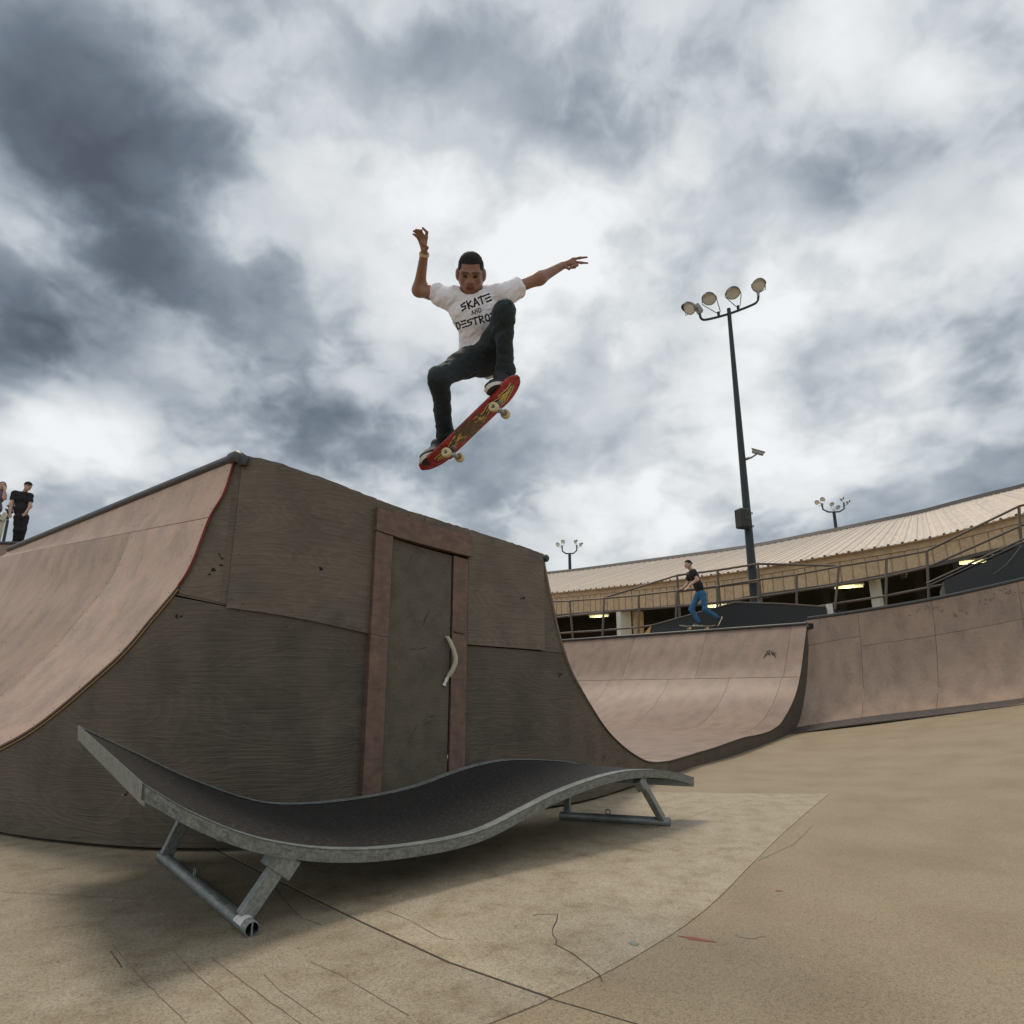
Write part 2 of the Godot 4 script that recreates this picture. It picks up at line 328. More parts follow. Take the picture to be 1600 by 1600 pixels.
# tiling noise in colours of a ramp (sRGB stops)
func ramp_tex(n: FastNoiseLite, size: int, stops: Array, skirt := 0.15) -> NoiseTexture2D:
	var t := NoiseTexture2D.new()
	t.width = size
	t.height = size
	t.seamless = true
	t.seamless_blend_skirt = skirt
	t.noise = n
	t.generate_mipmaps = false
	if stops.size():
		var g := Gradient.new()
		var offs := PackedFloat32Array(); var cols := PackedColorArray()
		for s in stops:
			offs.append(s[0]); cols.append(s[1])
		g.offsets = offs
		g.colors = cols
		t.color_ramp = g
	return t

func grey(v: float) -> Color:
	return Color(v, v, v)

func lin(r: float, g: float, b: float) -> Color:
	return Color(r, g, b).linear_to_srgb()

func mat(called: String, c: Color, rough := 0.7, metal := 0.0) -> StandardMaterial3D:
	var m := StandardMaterial3D.new()
	m.resource_name = called
	m.albedo_color = c
	m.roughness = rough
	m.metallic = metal
	M[called] = m
	return m

func fine(m: StandardMaterial3D, t: Texture2D, sc: Vector3) -> void:
	m.albedo_texture = t
	m.uv1_scale = sc

func coarse(m: StandardMaterial3D, t: Texture2D, sc: Vector3) -> void:
	m.detail_enabled = true
	m.detail_blend_mode = BaseMaterial3D.BLEND_MODE_MUL
	m.detail_uv_layer = BaseMaterial3D.DETAIL_UV_2
	m.detail_albedo = t
	m.uv2_scale = sc

func relief(m: StandardMaterial3D, t: Texture2D, cm: float) -> void:
	m.heightmap_enabled = true
	m.heightmap_texture = t
	m.heightmap_scale = cm

# rough-sawn plywood grain: noise stretched along the sheet
func grain_image(seed_: int, fx: int, w: int, h: int) -> Image:
	var n := noise(seed_, 0.05, 4)
	n.domain_warp_enabled = true
	n.domain_warp_amplitude = 46.0
	n.domain_warp_frequency = 0.006
	n.domain_warp_fractal_octaves = 2
	var im := n.get_image(w / fx, h, false, false, true)
	im.resize(w, h, Image.INTERPOLATE_CUBIC)
	return im

# flat-sawn figure: growth rings cut at a slant, plus fine fibre
func ply_image(seed_: int, w: int, h: int) -> Image:
	var fib := grain_image(seed_, 12, w, h)
	var d := fib.get_data()
	var a := noise(seed_ + 1, 1.0, 2)
	var b := noise(seed_ + 2, 1.0, 3)
	for y in h:
		var v := y * 1.22 / h
		for x in w:
			var u := x * 2.44 / w
			var f := a.get_noise_2d(u * 0.5, v * 1.7) * 9.0 + v * 16.0 + b.get_noise_2d(u * 2.2, v * 14.0) * 0.5
			var r := f - floorf(f)
			var ring := r * r * (1.0 - smoothstep(0.86, 1.0, r))
			var o := y * w + x
			d[o] = int(clampf(d[o] * 0.62 + ring * 120.0, 0.0, 255.0))
	return Image.create_from_data(w, h, false, Image.FORMAT_L8, d)

func tex(im: Image) -> ImageTexture:
	return ImageTexture.create_from_image(im)

func toned(im: Image, bright: float, contrast: float) -> ImageTexture:
	var c: Image = im.duplicate()
	c.convert(Image.FORMAT_RGB8)
	c.adjust_bcs(1.0, contrast, 1.0)
	c.adjust_bcs(bright, 1.0, 1.0)
	return ImageTexture.create_from_image(c)

func make_materials() -> void:
	var wn := noise(11, 0.012, 5)
	wn.domain_warp_enabled = true
	wn.domain_warp_amplitude = 40.0
	var blotch := ramp_tex(wn, 512, [[0.0, grey(0.84)], [0.45, grey(0.93)], [0.62, Color(0.97, 0.96, 0.95)], [1.0, Color(1, 1, 1)]])
	var stn := noise(21, 0.012, 7)
	stn.fractal_gain = 0.66
	var stain := ramp_tex(stn, 1024, [[0.0, Color(0.76, 0.71, 0.63)], [0.28, Color(0.88, 0.85, 0.79)], [0.5, Color(0.94, 0.92, 0.88)], [1.0, Color(1, 0.995, 0.98)]])
	var speck := ramp_tex(noise(31, 0.33, 2, FastNoiseLite.TYPE_VALUE), 1024, [[0.0, grey(0.5)], [0.2, grey(0.74)], [0.5, grey(0.89)], [0.8, grey(0.97)], [1.0, grey(1.0)]], 0.05)
	var speck_h := ramp_tex(noise(31, 0.085, 4, FastNoiseLite.TYPE_SIMPLEX), 1024, [], 0.05)
	var scuff_n := noise(41, 0.02, 5)
	scuff_n.fractal_type = FastNoiseLite.FRACTAL_RIDGED
	scuff_n.domain_warp_enabled = true
	scuff_n.domain_warp_amplitude = 60.0
	scuff_n.domain_warp_frequency = 0.01
	var scuff := ramp_tex(scuff_n, 1024, [[0.0, grey(0.99)], [0.62, grey(0.97)], [0.8, grey(0.94)], [0.93, grey(0.86)], [1.0, grey(0.76)]])
	var galv := ramp_tex(noise(51, 0.035, 3, FastNoiseLite.TYPE_CELLULAR), 512, [[0.0, grey(0.72)], [0.5, grey(0.86)], [1.0, grey(1.0)]])
	var moss := ramp_tex(noise(52, 0.014, 6), 1024, [[0.0, Color(0.7, 0.69, 0.64)], [0.33, Color(0.88, 0.88, 0.85)], [0.55, Color(0.95, 0.955, 0.94)], [1.0, Color(1, 1, 1)]])
	var fib := ply_image(61, 1536, 1280)
	var grain := toned(fib, 1.9, 0.075)
	var grain_h := tex(fib)
	var fib2 := grain_image(62, 14, 1024, 1024)
	var brush := toned(fib2, 1.8, 0.12)

	# painted plywood of the box
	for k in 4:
		var m := mat("brown_plywood_%d" % k, lin(0.218, 0.181, 0.14) * [1.0, 0.95, 0.88, 1.03][k], 0.62)  # lower panels get the darkest tone: browner paint, partly shading put into the colour
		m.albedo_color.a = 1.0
		fine(m, grain, Vector3(1.0 / 2.44, 1.0 / 1.22, 1))
		coarse(m, blotch, Vector3(0.31 + 0.05 * k, 0.37, 1))
		relief(m, grain_h, 0.36)
		m.metallic_specular = 0.28
	var m2 := mat("brown_door", lin(0.172, 0.147, 0.111), 0.55)
	fine(m2, blotch, Vector3(0.9, 0.8, 1))
	coarse(m2, scuff, Vector3(1.3, 0.7, 1))
	relief(m2, grain_h, 0.15)
	m2.metallic_specular = 0.28
	m2 = mat("red_brown_board", lin(0.25, 0.15, 0.108), 0.6)
	fine(m2, brush, Vector3(2.0, 0.35, 1))
	coarse(m2, blotch, Vector3(1.7, 0.9, 1))
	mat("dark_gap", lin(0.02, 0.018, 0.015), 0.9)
	mat("red_edge", lin(0.30, 0.03, 0.025), 0.6)
	mat("raw_edge", lin(0.36, 0.22, 0.1), 0.7)
	mat("black_edge", lin(0.03, 0.026, 0.022), 0.7)

	# ramp sheets, near and far
	var tones := [Vector3(0.72, 0.495, 0.37), Vector3(0.58, 0.385, 0.272), Vector3(0.61, 0.405, 0.288), Vector3(0.67, 0.45, 0.33)]
	for k in 4:
		var t: Vector3 = tones[k]
		var m := mat("ramp_sheet_%d" % k, lin(t.x, t.y, t.z), 0.42)
		fine(m, scuff, Vector3(0.55, 0.5, 1))
		coarse(m, blotch, Vector3(0.5, 0.36, 1))
		m.metallic_specular = 0.35
	tones = [Vector3(0.40, 0.287, 0.215), Vector3(0.30, 0.21, 0.16), Vector3(0.415, 0.295, 0.22), Vector3(0.325, 0.228, 0.175)]
	for k in 4:
		var t: Vector3 = tones[k]
		var m := mat("far_sheet_%d" % k, lin(t.x, t.y, t.z), 0.45)
		fine(m, scuff, Vector3(0.4, 0.55, 1))
		coarse(m, blotch, Vector3(0.45, 0.3, 1))
		m.metallic_specular = 0.35
	m2 = mat("toe_plate", lin(0.085, 0.07, 0.065), 0.45)
	fine(m2, moss, Vector3(0.6, 0.6, 1))
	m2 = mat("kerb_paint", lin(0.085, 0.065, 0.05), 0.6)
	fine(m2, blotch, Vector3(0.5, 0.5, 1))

	# steel
	m2 = mat("coping_steel", lin(0.10, 0.10, 0.10), 0.45, 0.5)
	fine(m2, galv, Vector3(3, 0.7, 1))
	m2 = mat("galvanised", lin(0.40, 0.435, 0.41), 0.45, 0.4)
	fine(m2, blotch, Vector3(1.6, 1.6, 1))
	coarse(m2, galv, Vector3(3.0, 3.0, 1))
	m2 = mat("galvanised_worn", lin(0.335, 0.348, 0.325), 0.6, 0.25)
	fine(m2, moss, Vector3(1.3, 3.0, 1))
	coarse(m2, galv, Vector3(5.0, 5.0, 1))
	m2 = mat("bench_black", lin(0.078, 0.070, 0.065), 0.6)
	m2.metallic_specular = 0.3
	fine(m2, ramp_tex(noise(55, 0.045, 4), 1024, [[0.0, grey(0.54)], [0.5, grey(0.63)], [0.66, grey(0.69)], [0.73, grey(0.9)], [0.8, grey(1.0)], [1.0, grey(1.0)]]), Vector3(0.7, 1.5, 1))
	coarse(m2, scuff, Vector3(0.9, 1.6, 1))
	relief(m2, speck_h, 0.05)
	mat("sticker_white", lin(0.8, 0.78, 0.72), 0.5)
	mat("sticker_red", lin(0.55, 0.03, 0.09), 0.5)
	m2 = mat("handle_foam", lin(0.60, 0.56, 0.42), 0.8)
	fine(m2, moss, Vector3(6, 6, 1))
	mat("worn_paint", lin(0.2, 0.135, 0.1), 0.7)
	mat("rust_steel", lin(0.13, 0.08, 0.055), 0.7, 0.3)

	# ground
	m2 = mat("tan_concrete", lin(0.43, 0.34, 0.22), 0.62)
	fine(m2, speck, Vector3(0.83, 0.83, 1))
	coarse(m2, ramp_tex(noise(22, 0.008, 6), 1024, [[0.0, Color(0.90, 0.885, 0.86)], [0.4, Color(0.96, 0.95, 0.94)], [0.6, Color(0.985, 0.98, 0.97)], [1.0, Color(1, 1, 1)]]), Vector3(0.16, 0.16, 1))
	m2.metallic_specular = 0.4
	for k in 3:
		m2 = mat("bare_concrete_%d" % k, lin(0.56, 0.482, 0.36) * [1.0, 0.9, 1.08][k], 0.6)
		m2.albedo_color.a = 1.0
		fine(m2, stain, Vector3(0.33, 0.33, 1))
		m2.uv1_offset = Vector3(0.13 * k, 0.41 * k, 0)
		coarse(m2, speck, Vector3(0.71, 0.71, 1))
		mat("crack", lin(0.05, 0.038, 0.028), 0.9)
	mat("rust_line", lin(0.24, 0.165, 0.10), 0.9)
	mat("paint_red", lin(0.3, 0.08, 0.055), 0.7)
	mat("paint_teal", lin(0.22, 0.27, 0.21), 0.7)
	mat("smudge", lin(0.27, 0.22, 0.155), 0.7)

	# building
	m2 = mat("roof_metal", lin(0.76, 0.64, 0.52), 0.5, 0.0)
	fine(m2, blotch, Vector3(0.13, 0.2, 1))
	m2 = mat("roof_metal_aged", lin(0.72, 0.61, 0.50), 0.5, 0.0)
	fine(m2, blotch, Vector3(0.2, 0.13, 1))
	m2 = mat("fascia_metal", lin(0.66, 0.475, 0.28), 0.5)
	fine(m2, blotch, Vector3(0.4, 0.4, 1))
	m2 = mat("fascia_metal_aged", lin(0.62, 0.445, 0.265), 0.5)
	fine(m2, blotch, Vector3(0.3, 0.5, 1))
	mat("ridge_trim", lin(0.09, 0.075, 0.065), 0.6)
	mat("dark_steel", lin(0.06, 0.055, 0.045), 0.6)
	mat("purlin", lin(0.42, 0.40, 0.27), 0.55)
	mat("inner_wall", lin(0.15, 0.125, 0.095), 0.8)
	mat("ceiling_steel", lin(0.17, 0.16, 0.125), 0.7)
	mat("column_white", lin(0.66, 0.64, 0.55), 0.6)
	m2 = mat("rail_paint", lin(0.14, 0.105, 0.08), 0.5)
	m2 = mat("deck_black", lin(0.020, 0.021, 0.022), 0.55)
	fine(m2, scuff, Vector3(0.4, 0.4, 1))
	m2 = mat("deck_grey", lin(0.035, 0.037, 0.038), 0.6)
	fine(m2, scuff, Vector3(0.4, 0.4, 1))
	mat("end_orange", lin(0.55, 0.33, 0.12), 0.7)
	mat("deck_ply", lin(0.22, 0.17, 0.13), 0.7)
	m2 = mat("pole_paint", lin(0.022, 0.034, 0.034), 0.4, 0.1)
	fine(m2, blotch, Vector3(2, 0.4, 1))
	mat("lamp_housing", lin(0.32, 0.32, 0.31), 0.4, 0.5)
	m2 = mat("lamp_glass", lin(0.80, 0.78, 0.70), 0.15, 0.0)
	mat("lamp_dark", lin(0.05, 0.05, 0.05), 0.6)
	m2 = mat("speaker_grey", lin(0.07, 0.068, 0.066), 0.8)
	fine(m2, speck, Vector3(8, 8, 1))
	m2 = mat("tube_light", lin(0.85, 0.85, 0.7), 0.5)
	m2.emission_enabled = true
	m2.emission = Color(1.0, 0.97, 0.72)
	m2.emission_energy_multiplier = 0.5

# ---------------------------------------------------------------- sky

func make_sky() -> PanoramaSkyMaterial:
	var w := 3072
	var h := 1536
	# where the large bright and dark masses of cloud lie
	var lw := 384
	var lh := 192
	var low := Image.create(lw, lh / 2, false, Image.FORMAT_RF)
	var nb := noise(5, 0.9, 2)
	for j in lh / 2:
		var el := PI * (0.5 - (j + 0.5) / lh)
		for i in lw:
			var az := TAU * ((i + 0.5) / lw - 0.5)
			var d := Vector3(sin(az) * cos(el), sin(el), -cos(az) * cos(el))
			var b := 0.68 + 0.16 * nb.get_noise_3dv(d * 2.2)
			for c in CLOUD_MASSES:
				var dot: float = d.x * c[0] + d.y * c[1] + d.z * c[2]
				if dot > 0.8:
					var a := acos(minf(dot, 1.0)) / float(c[3])
					b += 0.95 * c[4] * exp(-a * a * 1.1)
			low.set_pixel(i, j, Color(b, 0, 0))
	low.resize(w, h / 2, Image.INTERPOLATE_CUBIC)
	var lowd := low.get_data().to_float32_array()
	var n1 := noise(71, 2.1, 8)
	n1.fractal_gain = 0.58
	n1.domain_warp_enabled = true
	n1.domain_warp_amplitude = 0.09
	n1.domain_warp_frequency = 1.8
	n1.domain_warp_fractal_octaves = 2
	var n2 := noise(72, 3.2, 6)
	n2.fractal_type = FastNoiseLite.FRACTAL_RIDGED
	# brightness of cloud to colour
	var lut := PackedByteArray()
	var g := Gradient.new()
	g.offsets = PackedFloat32Array([0.0, 0.2, 0.42, 0.62, 0.8, 1.0])
	g.colors = PackedColorArray([Color8(80, 88, 100), Color8(106, 116, 129), Color8(146, 156, 167), Color8(186, 193, 199), Color8(210, 214, 217), Color8(231, 234, 236)])
	for k in 256:
		var c := g.sample(k / 255.0)
		lut.append(c.r8); lut.append(c.g8); lut.append(c.b8)
	var data := PackedByteArray()
	data.resize(w * h * 3)
	data.fill(150)
	var rows := h / 2
	var az_s := PackedFloat32Array(); var az_c := PackedFloat32Array()
	for i in w:
		var az := TAU * ((i + 0.5) / w - 0.5)
		az_s.append(sin(az)); az_c.append(-cos(az))
	for j in rows:
		var el := PI * (0.5 - (j + 0.5) / h)
		var se := sin(el)
		var ce := cos(el)
		var k := ce / (se + 0.42)
		var blue := clampf((0.2 - se) / 0.2, 0.0, 1.0)
		var at := j * w
		for i in w:
			var x := az_s[i] * k
			var z := az_c[i] * k
			var a := n1.get_noise_2d(x, z)
			var e := n2.get_noise_2d(x + 7.0, z)
			var b := lowd[at + i] + a * 0.27 + (smoothstep(-0.26, 0.26, a) - 0.5) * 0.2 - (e - 0.05) * 0.13
			b = b + 0.05 * blue
			var q := clampi(int(b * 255.0), 0, 255) * 3
			var o := (at + i) * 3
			data[o] = lut[q] - int(16.0 * blue)
			data[o + 1] = lut[q + 1] - int(3.0 * blue)
			data[o + 2] = lut[q + 2] + int(4.0 * blue * (1.0 - lut[q + 2] / 255.0))
	var im := Image.create_from_data(w, h, false, Image.FORMAT_RGB8, data)
	var m := PanoramaSkyMaterial.new()
	m.panorama = ImageTexture.create_from_image(im)
	m.filter = true
	return m

# ---------------------------------------------------------------- setting

func make_ground() -> void:
	var xs := [-300.0, -80.0, -30.0, -12.0, -6.0, -3.0, -1.0, 0.0, 1.0, 2.0, 2.6]
	for k in 30: xs.append(2.6 + 0.25 * (k + 1))
	xs.append_array([11.0, 14.0, 20.0, 40.0, 90.0, 300.0])
	var zs := [40.0, 8.0, 3.0, 1.0, 0.0, -1.0, -2.0, -3.0, -4.0, -5.0, -6.0, -8.0, -10.0, -12.0, -14.0, -18.0, -30.0, -60.0, -120.0, -300.0]
	var s := begin(true)
	for i in xs.size() - 1:
		for j in zs.size() - 1:
			var p := func(x: float, z: float) -> Vector3: return Vector3(x, ground_y(x), z)
			var x0: float = xs[i]; var x1: float = xs[i + 1]; var z0: float = zs[j]; var z1: float = zs[j + 1]
			quad(s, p.call(x0, z0), p.call(x0, z1), p.call(x1, z1), p.call(x1, z0), Vector2(x0, z0), Vector2(x0, z1), Vector2(x1, z1), Vector2(x1, z0))
	var ground := obj(s, "ground", M.tan_concrete)
	structure(ground, "tan concrete floor of the skate park")
	# the older bare slabs in front of the box
	var right := PackedVector2Array()
	for i in 25:
		var q := spline3(BARE_EDGE.map(func(v: Vector2) -> Vector3: return Vector3(v.x, 0, v.y)), i / 24.0)
		right.append(Vector2(q.x, q.z))
	var j0: Vector2 = JOINT[0]; var jd: Vector2 = (JOINT[0] - JOINT[1]).normalized(); var jn := Vector2(-jd.y, jd.x) * 0.006
	var joint: Array = [j0 + jd * 1.6, j0, JOINT[1], JOINT[2], JOINT[3], JOINT[4] + (JOINT[4] - JOINT[3]) * 0.2]
	var slab_far := PackedVector2Array()
	for p in BARE_BACK: slab_far.append(p)
	slab_far.append(Vector2(0.2, -5.9))
	for p in joint.slice(0, 5): slab_far.append(p + jn * signf(jn.dot(Vector2(1, -0.4))))
	for k in range(19, 0, -1): slab_far.append(right[k])
	var slab_near := PackedVector2Array()
	for p in joint.slice(0, 5): slab_near.append(p - jn * signf(jn.dot(Vector2(1, -0.4))))
	slab_near.append(right[20] + Vector2(-0.02, 0.02)); slab_near.append(right[22]); slab_near.append(right[24])
	for p in [Vector2(-0.6, -1.2), Vector2(-2.6, -1.0), Vector2(-6.0, -2.4), Vector2(-6.0, -5.6), Vector2(-3.6, -5.2)]: slab_near.append(p)
	var k := 0
	for outline in [slab_far, slab_near]:
		var st := begin()
		if not Geometry2D.is_polygon_clockwise(outline): outline.reverse()
		prism(st, outline, Vector3(0, 0.003, 0), Vector3.RIGHT, Vector3.BACK, Vector3(0, -0.05, 0))
		var o := obj(st, "concrete_slab", M["bare_concrete_%d" % k], ground)
		o.set_meta("label", ["pale bare concrete slab beside the ramp box", "stained bare concrete slab with rust-brown lines"][k])
		k += 1
	# open joint between the slabs
	var js := begin()
	ribbon(js, joint.slice(0, 5), 0.012, 0.0012)
	ribbon(js, joint.slice(4, 6), 0.004, 0.0012)
	obj(js, "slab_joint", M.crack, ground)
	for c in CRACKS.size():
		var cs := begin()
		ribbon(cs, CRACKS[c], [0.004, 0.003, 0.003, 0.0025, 0.003, 0.003, 0.0025, 0.003, 0.003, 0.003, 0.004, 0.004, 0.003, 0.003][c], 0.0015 if c == 11 else 0.0045, 0.0018)
		obj(cs, "crack", M.crack if c in [0, 1, 2, 10] else M.rust_line, ground)
	var looks := [["paint_red", 0.06, 0.014, 0.5], ["smudge", 0.05, 0.03, 0.2], ["paint_teal", 0.02, 0.014, 0.9], ["paint_teal", 0.05, 0.012, 0.9], ["paint_red", 0.016, 0.012, 0.0], ["smudge", 0.2, 0.09, 0.1], ["smudge", 0.17, 0.05, 0.3], ["smudge", 0.05, 0.03, 0.1], ["smudge", 0.014, 0.01, 0.1]]
	for i in [0, 1, 2, 3, 4, 5, 6]:
		var ms := begin()
		var c: Vector2 = MARKS[i]
		var l: Array = looks[i]
		var pts := PackedVector2Array()
		for a in 18:
			var an := TAU * a / 18.0
			var r := 1.0 + rng.randf_range(-0.35, 0.2)
			pts.append(c + Vector2(cos(an) * l[1] * r, sin(an) * l[2] * r).rotated(l[3]))
		if not Geometry2D.is_polygon_clockwise(pts): pts.reverse()
		var idx := Geometry2D.triangulate_polygon(pts)
		for t in idx: vert(ms, Vector3(pts[t].x, ground_y(pts[t].x) + (0.0045 if i == 2 else 0.0012), pts[t].y), pts[t])
		obj(ms, "paint_mark", M[l[0]], ground)
	# small grit and crumbs lying about
	var gs := begin()
	for i in 260:
		var z := -rng.randf_range(1.7, 6.0)
		var x := rng.randf_range(-0.75, 0.8) * -z + rng.randf_range(-0.2, 0.2)
		var r := rng.randf_range(0.0007, 0.0022)
		chamfer_box(gs, Vector3(x, ground_y(x) + 0.006 + r * 0.6, z), Vector3(r * 2.4, r * 1.2, r * 1.6), Basis(Vector3.UP, rng.randf() * TAU), 0.0006)
	var grit := obj(gs, "grit", M.smudge)
	grit.set_meta("kind", "stuff")
	tag(grit, "dark crumbs and grit scattered over the concrete", "grit")

func ribbon(s: SurfaceTool, path: Array, width: float, y: float, jit := 0.0) -> void:
	var fine_path := []
	for i in path.size() - 1:
		var n := maxi(1, int(path[i].distance_to(path[i + 1]) / 0.05))
		for k in n: fine_path.append(path[i].lerp(path[i + 1], float(k) / n) + Vector2(rng.randf_range(-jit, jit), rng.randf_range(-jit, jit)))
	fine_path.append(path[-1])
	var l := []; var r := []
	for i in fine_path.size():
		var d: Vector2 = (fine_path[mini(i + 1, fine_path.size() - 1)] - fine_path[maxi(i - 1, 0)]).normalized()
		var nrm := Vector2(-d.y, d.x) * width * 0.5 * (rng.randf_range(0.5, 1.2) if jit > 0 else 1.0)
		l.append(fine_path[i] + nrm); r.append(fine_path[i] - nrm)
	for i in fine_path.size() - 1:
		var q := func(v: Vector2) -> Vector3: return Vector3(v.x, ground_y(v.x) + y, v.y)
		quad(s, q.call(l[i]), q.call(l[i + 1]), q.call(r[i + 1]), q.call(r[i]))

# ---------------------------------------------------------------- ramp box with the door

func edge_v(edge: Array, u: float) -> float:
	for i in edge.size() - 1:
		var a: Vector2 = edge[i]; var b: Vector2 = edge[i + 1]
		if (u - a.x) * (u - b.x) <= 0.0 and a.x != b.x:
			return lerpf(a.y, b.y, (u - a.x) / (b.x - a.x))
	return edge[-1].y

func smooth_edge(edge: Array, n := 6) -> Array:
	var out := []
	for i in edge.size() - 1:
		for k in n:
			var a: Vector2 = edge[maxi(i - 1, 0)]; var d: Vector2 = edge[mini(i + 2, edge.size() - 1)]
			out.append(edge[i].cubic_interpolate(edge[i + 1], a, d, float(k) / n))
	out.append(edge[-1])
	return out

# a ramp sheet: part of an edge profile, swept along a direction from s0 to s1
func swept_sheet(called: String, parent: Node, m: Material, edge: Array, from: int, to: int, along: Vector3, s0: float, s1: float, lift: Callable, thick: float, flip: bool, shift: Vector2) -> void:
	var f := []; var b := []; var uv := []
	var ns := maxi(2, int((s1 - s0) / 0.5))
	var run := 0.0
	for i in range(from, to + 1):
		var e: Vector2 = edge[i]
		if i > from: run += e.distance_to(edge[i - 1])
		var fr := []; var br := []; var ur := []
		var e0: Vector2 = edge[maxi(i - 1, 0)]; var e1: Vector2 = edge[mini(i + 1, edge.size() - 1)]
		var t := (wall_pt(e1.x, e1.y) - wall_pt(e0.x, e0.y)).normalized()
		var nrm := t.cross(along).normalized()
		if nrm.y < 0: nrm = -nrm
		for k in ns + 1:
			var sv := lerpf(s0, s1, float(k) / ns)
			var p := wall_pt(e.x, e.y, 0.012) + along * sv + Vector3(0, lift.call(e.y) * sv, 0)
			fr.append(p); br.append(p - nrm * thick); ur.append(Vector2(sv, run) + shift)
		if flip:
			fr.reverse(); br.reverse(); ur.reverse()
		f.append(fr); b.append(br); uv.append(ur)
	var st := begin()
	slab(st, f, b, uv)
	obj(st, called, m, parent)

func make_box() -> void:
	var box := thing("ramp_box", "brown plywood ramp box with small door and curved pink side ramp", "ramp")
	var ledge := smooth_edge(LEFT_EDGE)
	var redge := smooth_edge(RIGHT_EDGE)
	# --- plywood on the side
	var cols := []
	var u := 0.32
	while u < 3.13:
		cols.append([u, 0.02, edge_v(ledge, u) - 0.014]); u += 0.06
	cols.append_array(span(3.13, 3.47, 0.02, 0.02, 1.352, 1.285))
	cols.append_array(span(3.48, 4.36, 0.02, 0.02, 1.284, 1.172))
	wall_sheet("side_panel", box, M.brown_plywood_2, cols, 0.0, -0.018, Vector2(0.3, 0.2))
	cols = []
	for c in span(3.165, 3.41, 1.369, 1.316, 0, 0, 0.03): cols.append([c[0], c[1], edge_v(ledge, c[0]) - 0.014])
	cols.append([3.4265, 1.313, 2.165])
	wall_sheet("corner_panel", box, M.brown_plywood_3, cols, -0.002, -0.018, Vector2(1.3, 2.2))
	wall_sheet("corner_batten", box, M.brown_plywood_1, span(3.427, 3.466, 1.31, 1.30, 2.17, 2.19), 0.006, -0.012, Vector2(2.3, 0.2))
	wall_sheet("filler_strip", box, M.brown_plywood_1, span(3.15, 3.462, 1.358, 1.292, 1.369, 1.305), -0.004, -0.018, Vector2(0.3, 1.2))
	var top := [Vector2(3.47, 2.205), Vector2(3.86, 2.125), Vector2(4.432, 2.051), Vector2(4.754, 2.013), Vector2(5.13, 1.963), Vector2(5.824, 1.866)]
	var pane := func(u0: float, u1: float, b0: float, b1: float, m: Material, sh: Vector2, front := 0.016) -> void:
		var cc := []
		for c in span(u0, u1, b0, b1, 0, 0, 0.035): cc.append([c[0], c[1], table(top, c[0]) + rng.randf_range(-0.005, 0.002)])
		wall_sheet("side_panel", box, m, cc, front, -0.001, sh)
	pane.call(3.472, 4.36, 1.279, 1.170, M.brown_plywood_0, Vector2(0.7, 0.9))
	pane.call(4.362, 4.753, 1.90, 1.87, M.brown_plywood_0, Vector2(0.7, 0.9))
	pane.call(4.757, 5.118, 1.84, 1.82, M.brown_plywood_3, Vector2(1.7, 0.1))
	pane.call(5.12, 5.818, 1.137, 1.122, M.brown_plywood_3, Vector2(1.7, 0.1))
	cols = []
	for c in span(5.80, 6.05, 1.116, 1.112, 0, 0, 0.025): cols.append([c[0], c[1], minf(edge_v(redge, maxf(c[0], 5.84)), 1.80) - 0.006])
	wall_sheet("corner_panel", box, M.brown_plywood_1, cols, -0.001, -0.018, Vector2(0.1, 0.4))
	cols = span(5.085, 6.05, 0.02, 0.02, 1.131, 1.106)
	u = 6.10
	while u < 8.37:
		cols.append([u, 0.02, edge_v(redge, u) - 0.012]); u += 0.06
	cols.append([8.37, 0.02, 0.134])
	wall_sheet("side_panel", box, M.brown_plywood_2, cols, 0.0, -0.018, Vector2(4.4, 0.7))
	# --- door and its frame
	var door := wall_sheet("door", box, M.brown_door, span(4.512, 4.985, 0.03, 0.03, 1.812, 1.752, 0.1), 0.010, -0.016, Vector2(0.2, 0))
	wall_sheet("door_frame_stile", box, M.red_brown_board, span(4.352, 4.488, 0.01, 0.01, 1.166, 1.152), 0.044, 0.0)
	wall_sheet("door_frame_stile", box, M.red_brown_board, span(4.352, 4.488, 1.169, 1.155, 1.834, 1.816), 0.044, 0.0, Vector2(0.4, 0.6))
	wall_sheet("door_frame_stile", box, M.red_brown_board, span(4.996, 5.114, 0.01, 0.01, 1.752, 1.738), 0.022, 0.0, Vector2(0.9, 0.1))
	wall_sheet("door_frame_head", box, M.red_brown_board, span(4.350, 5.13, 1.838, 1.755, 1.992, 1.905), 0.05, 0.0, Vector2(0.2, 1.7))
	# light raw edge of the door, screws
	wall_sheet("door_edge", door, M.raw_edge, span(4.5075, 4.5115, 0.03, 0.03, 1.80, 1.80), 0.009, -0.014)
	var hs := begin()
	tube(hs, [wall_pt(4.955, 1.180, 0.014), wall_pt(4.957, 1.172, 0.032), wall_pt(4.968, 1.145, 0.046), wall_pt(4.988, 1.095, 0.056), wall_pt(5.005, 1.04, 0.06), wall_pt(5.004, 1.005, 0.058), wall_pt(4.985, 0.955, 0.05), wall_pt(4.967, 0.918, 0.036)], [0.012, 0.013, 0.014, 0.015, 0.0165, 0.0165, 0.016, 0.0155], 12)
	var handle := obj(hs, "handle", M.handle_foam, door)
	hs = begin()
	tube(hs, [wall_pt(4.966, 0.922, 0.034), wall_pt(4.955, 0.895, 0.028), wall_pt(4.948, 0.878, 0.024), wall_pt(4.942, 0.858, 0.02)], [0.009, 0.013, 0.0085, 0.015], 7)
	put(mesh_of(hs), "tape_end", M.sticker_white, door)
	hs = begin()
	lathe(hs, wall_pt(4.955, 1.182, 0.026), wall_pt(4.955, 1.18, 1.0) - wall_pt(4.955, 1.18, 0.0), [Vector2(0, 0.006), Vector2(0.006, 0.005), Vector2(0.0075, 0), Vector2(0.0075, -0.01)], 10)
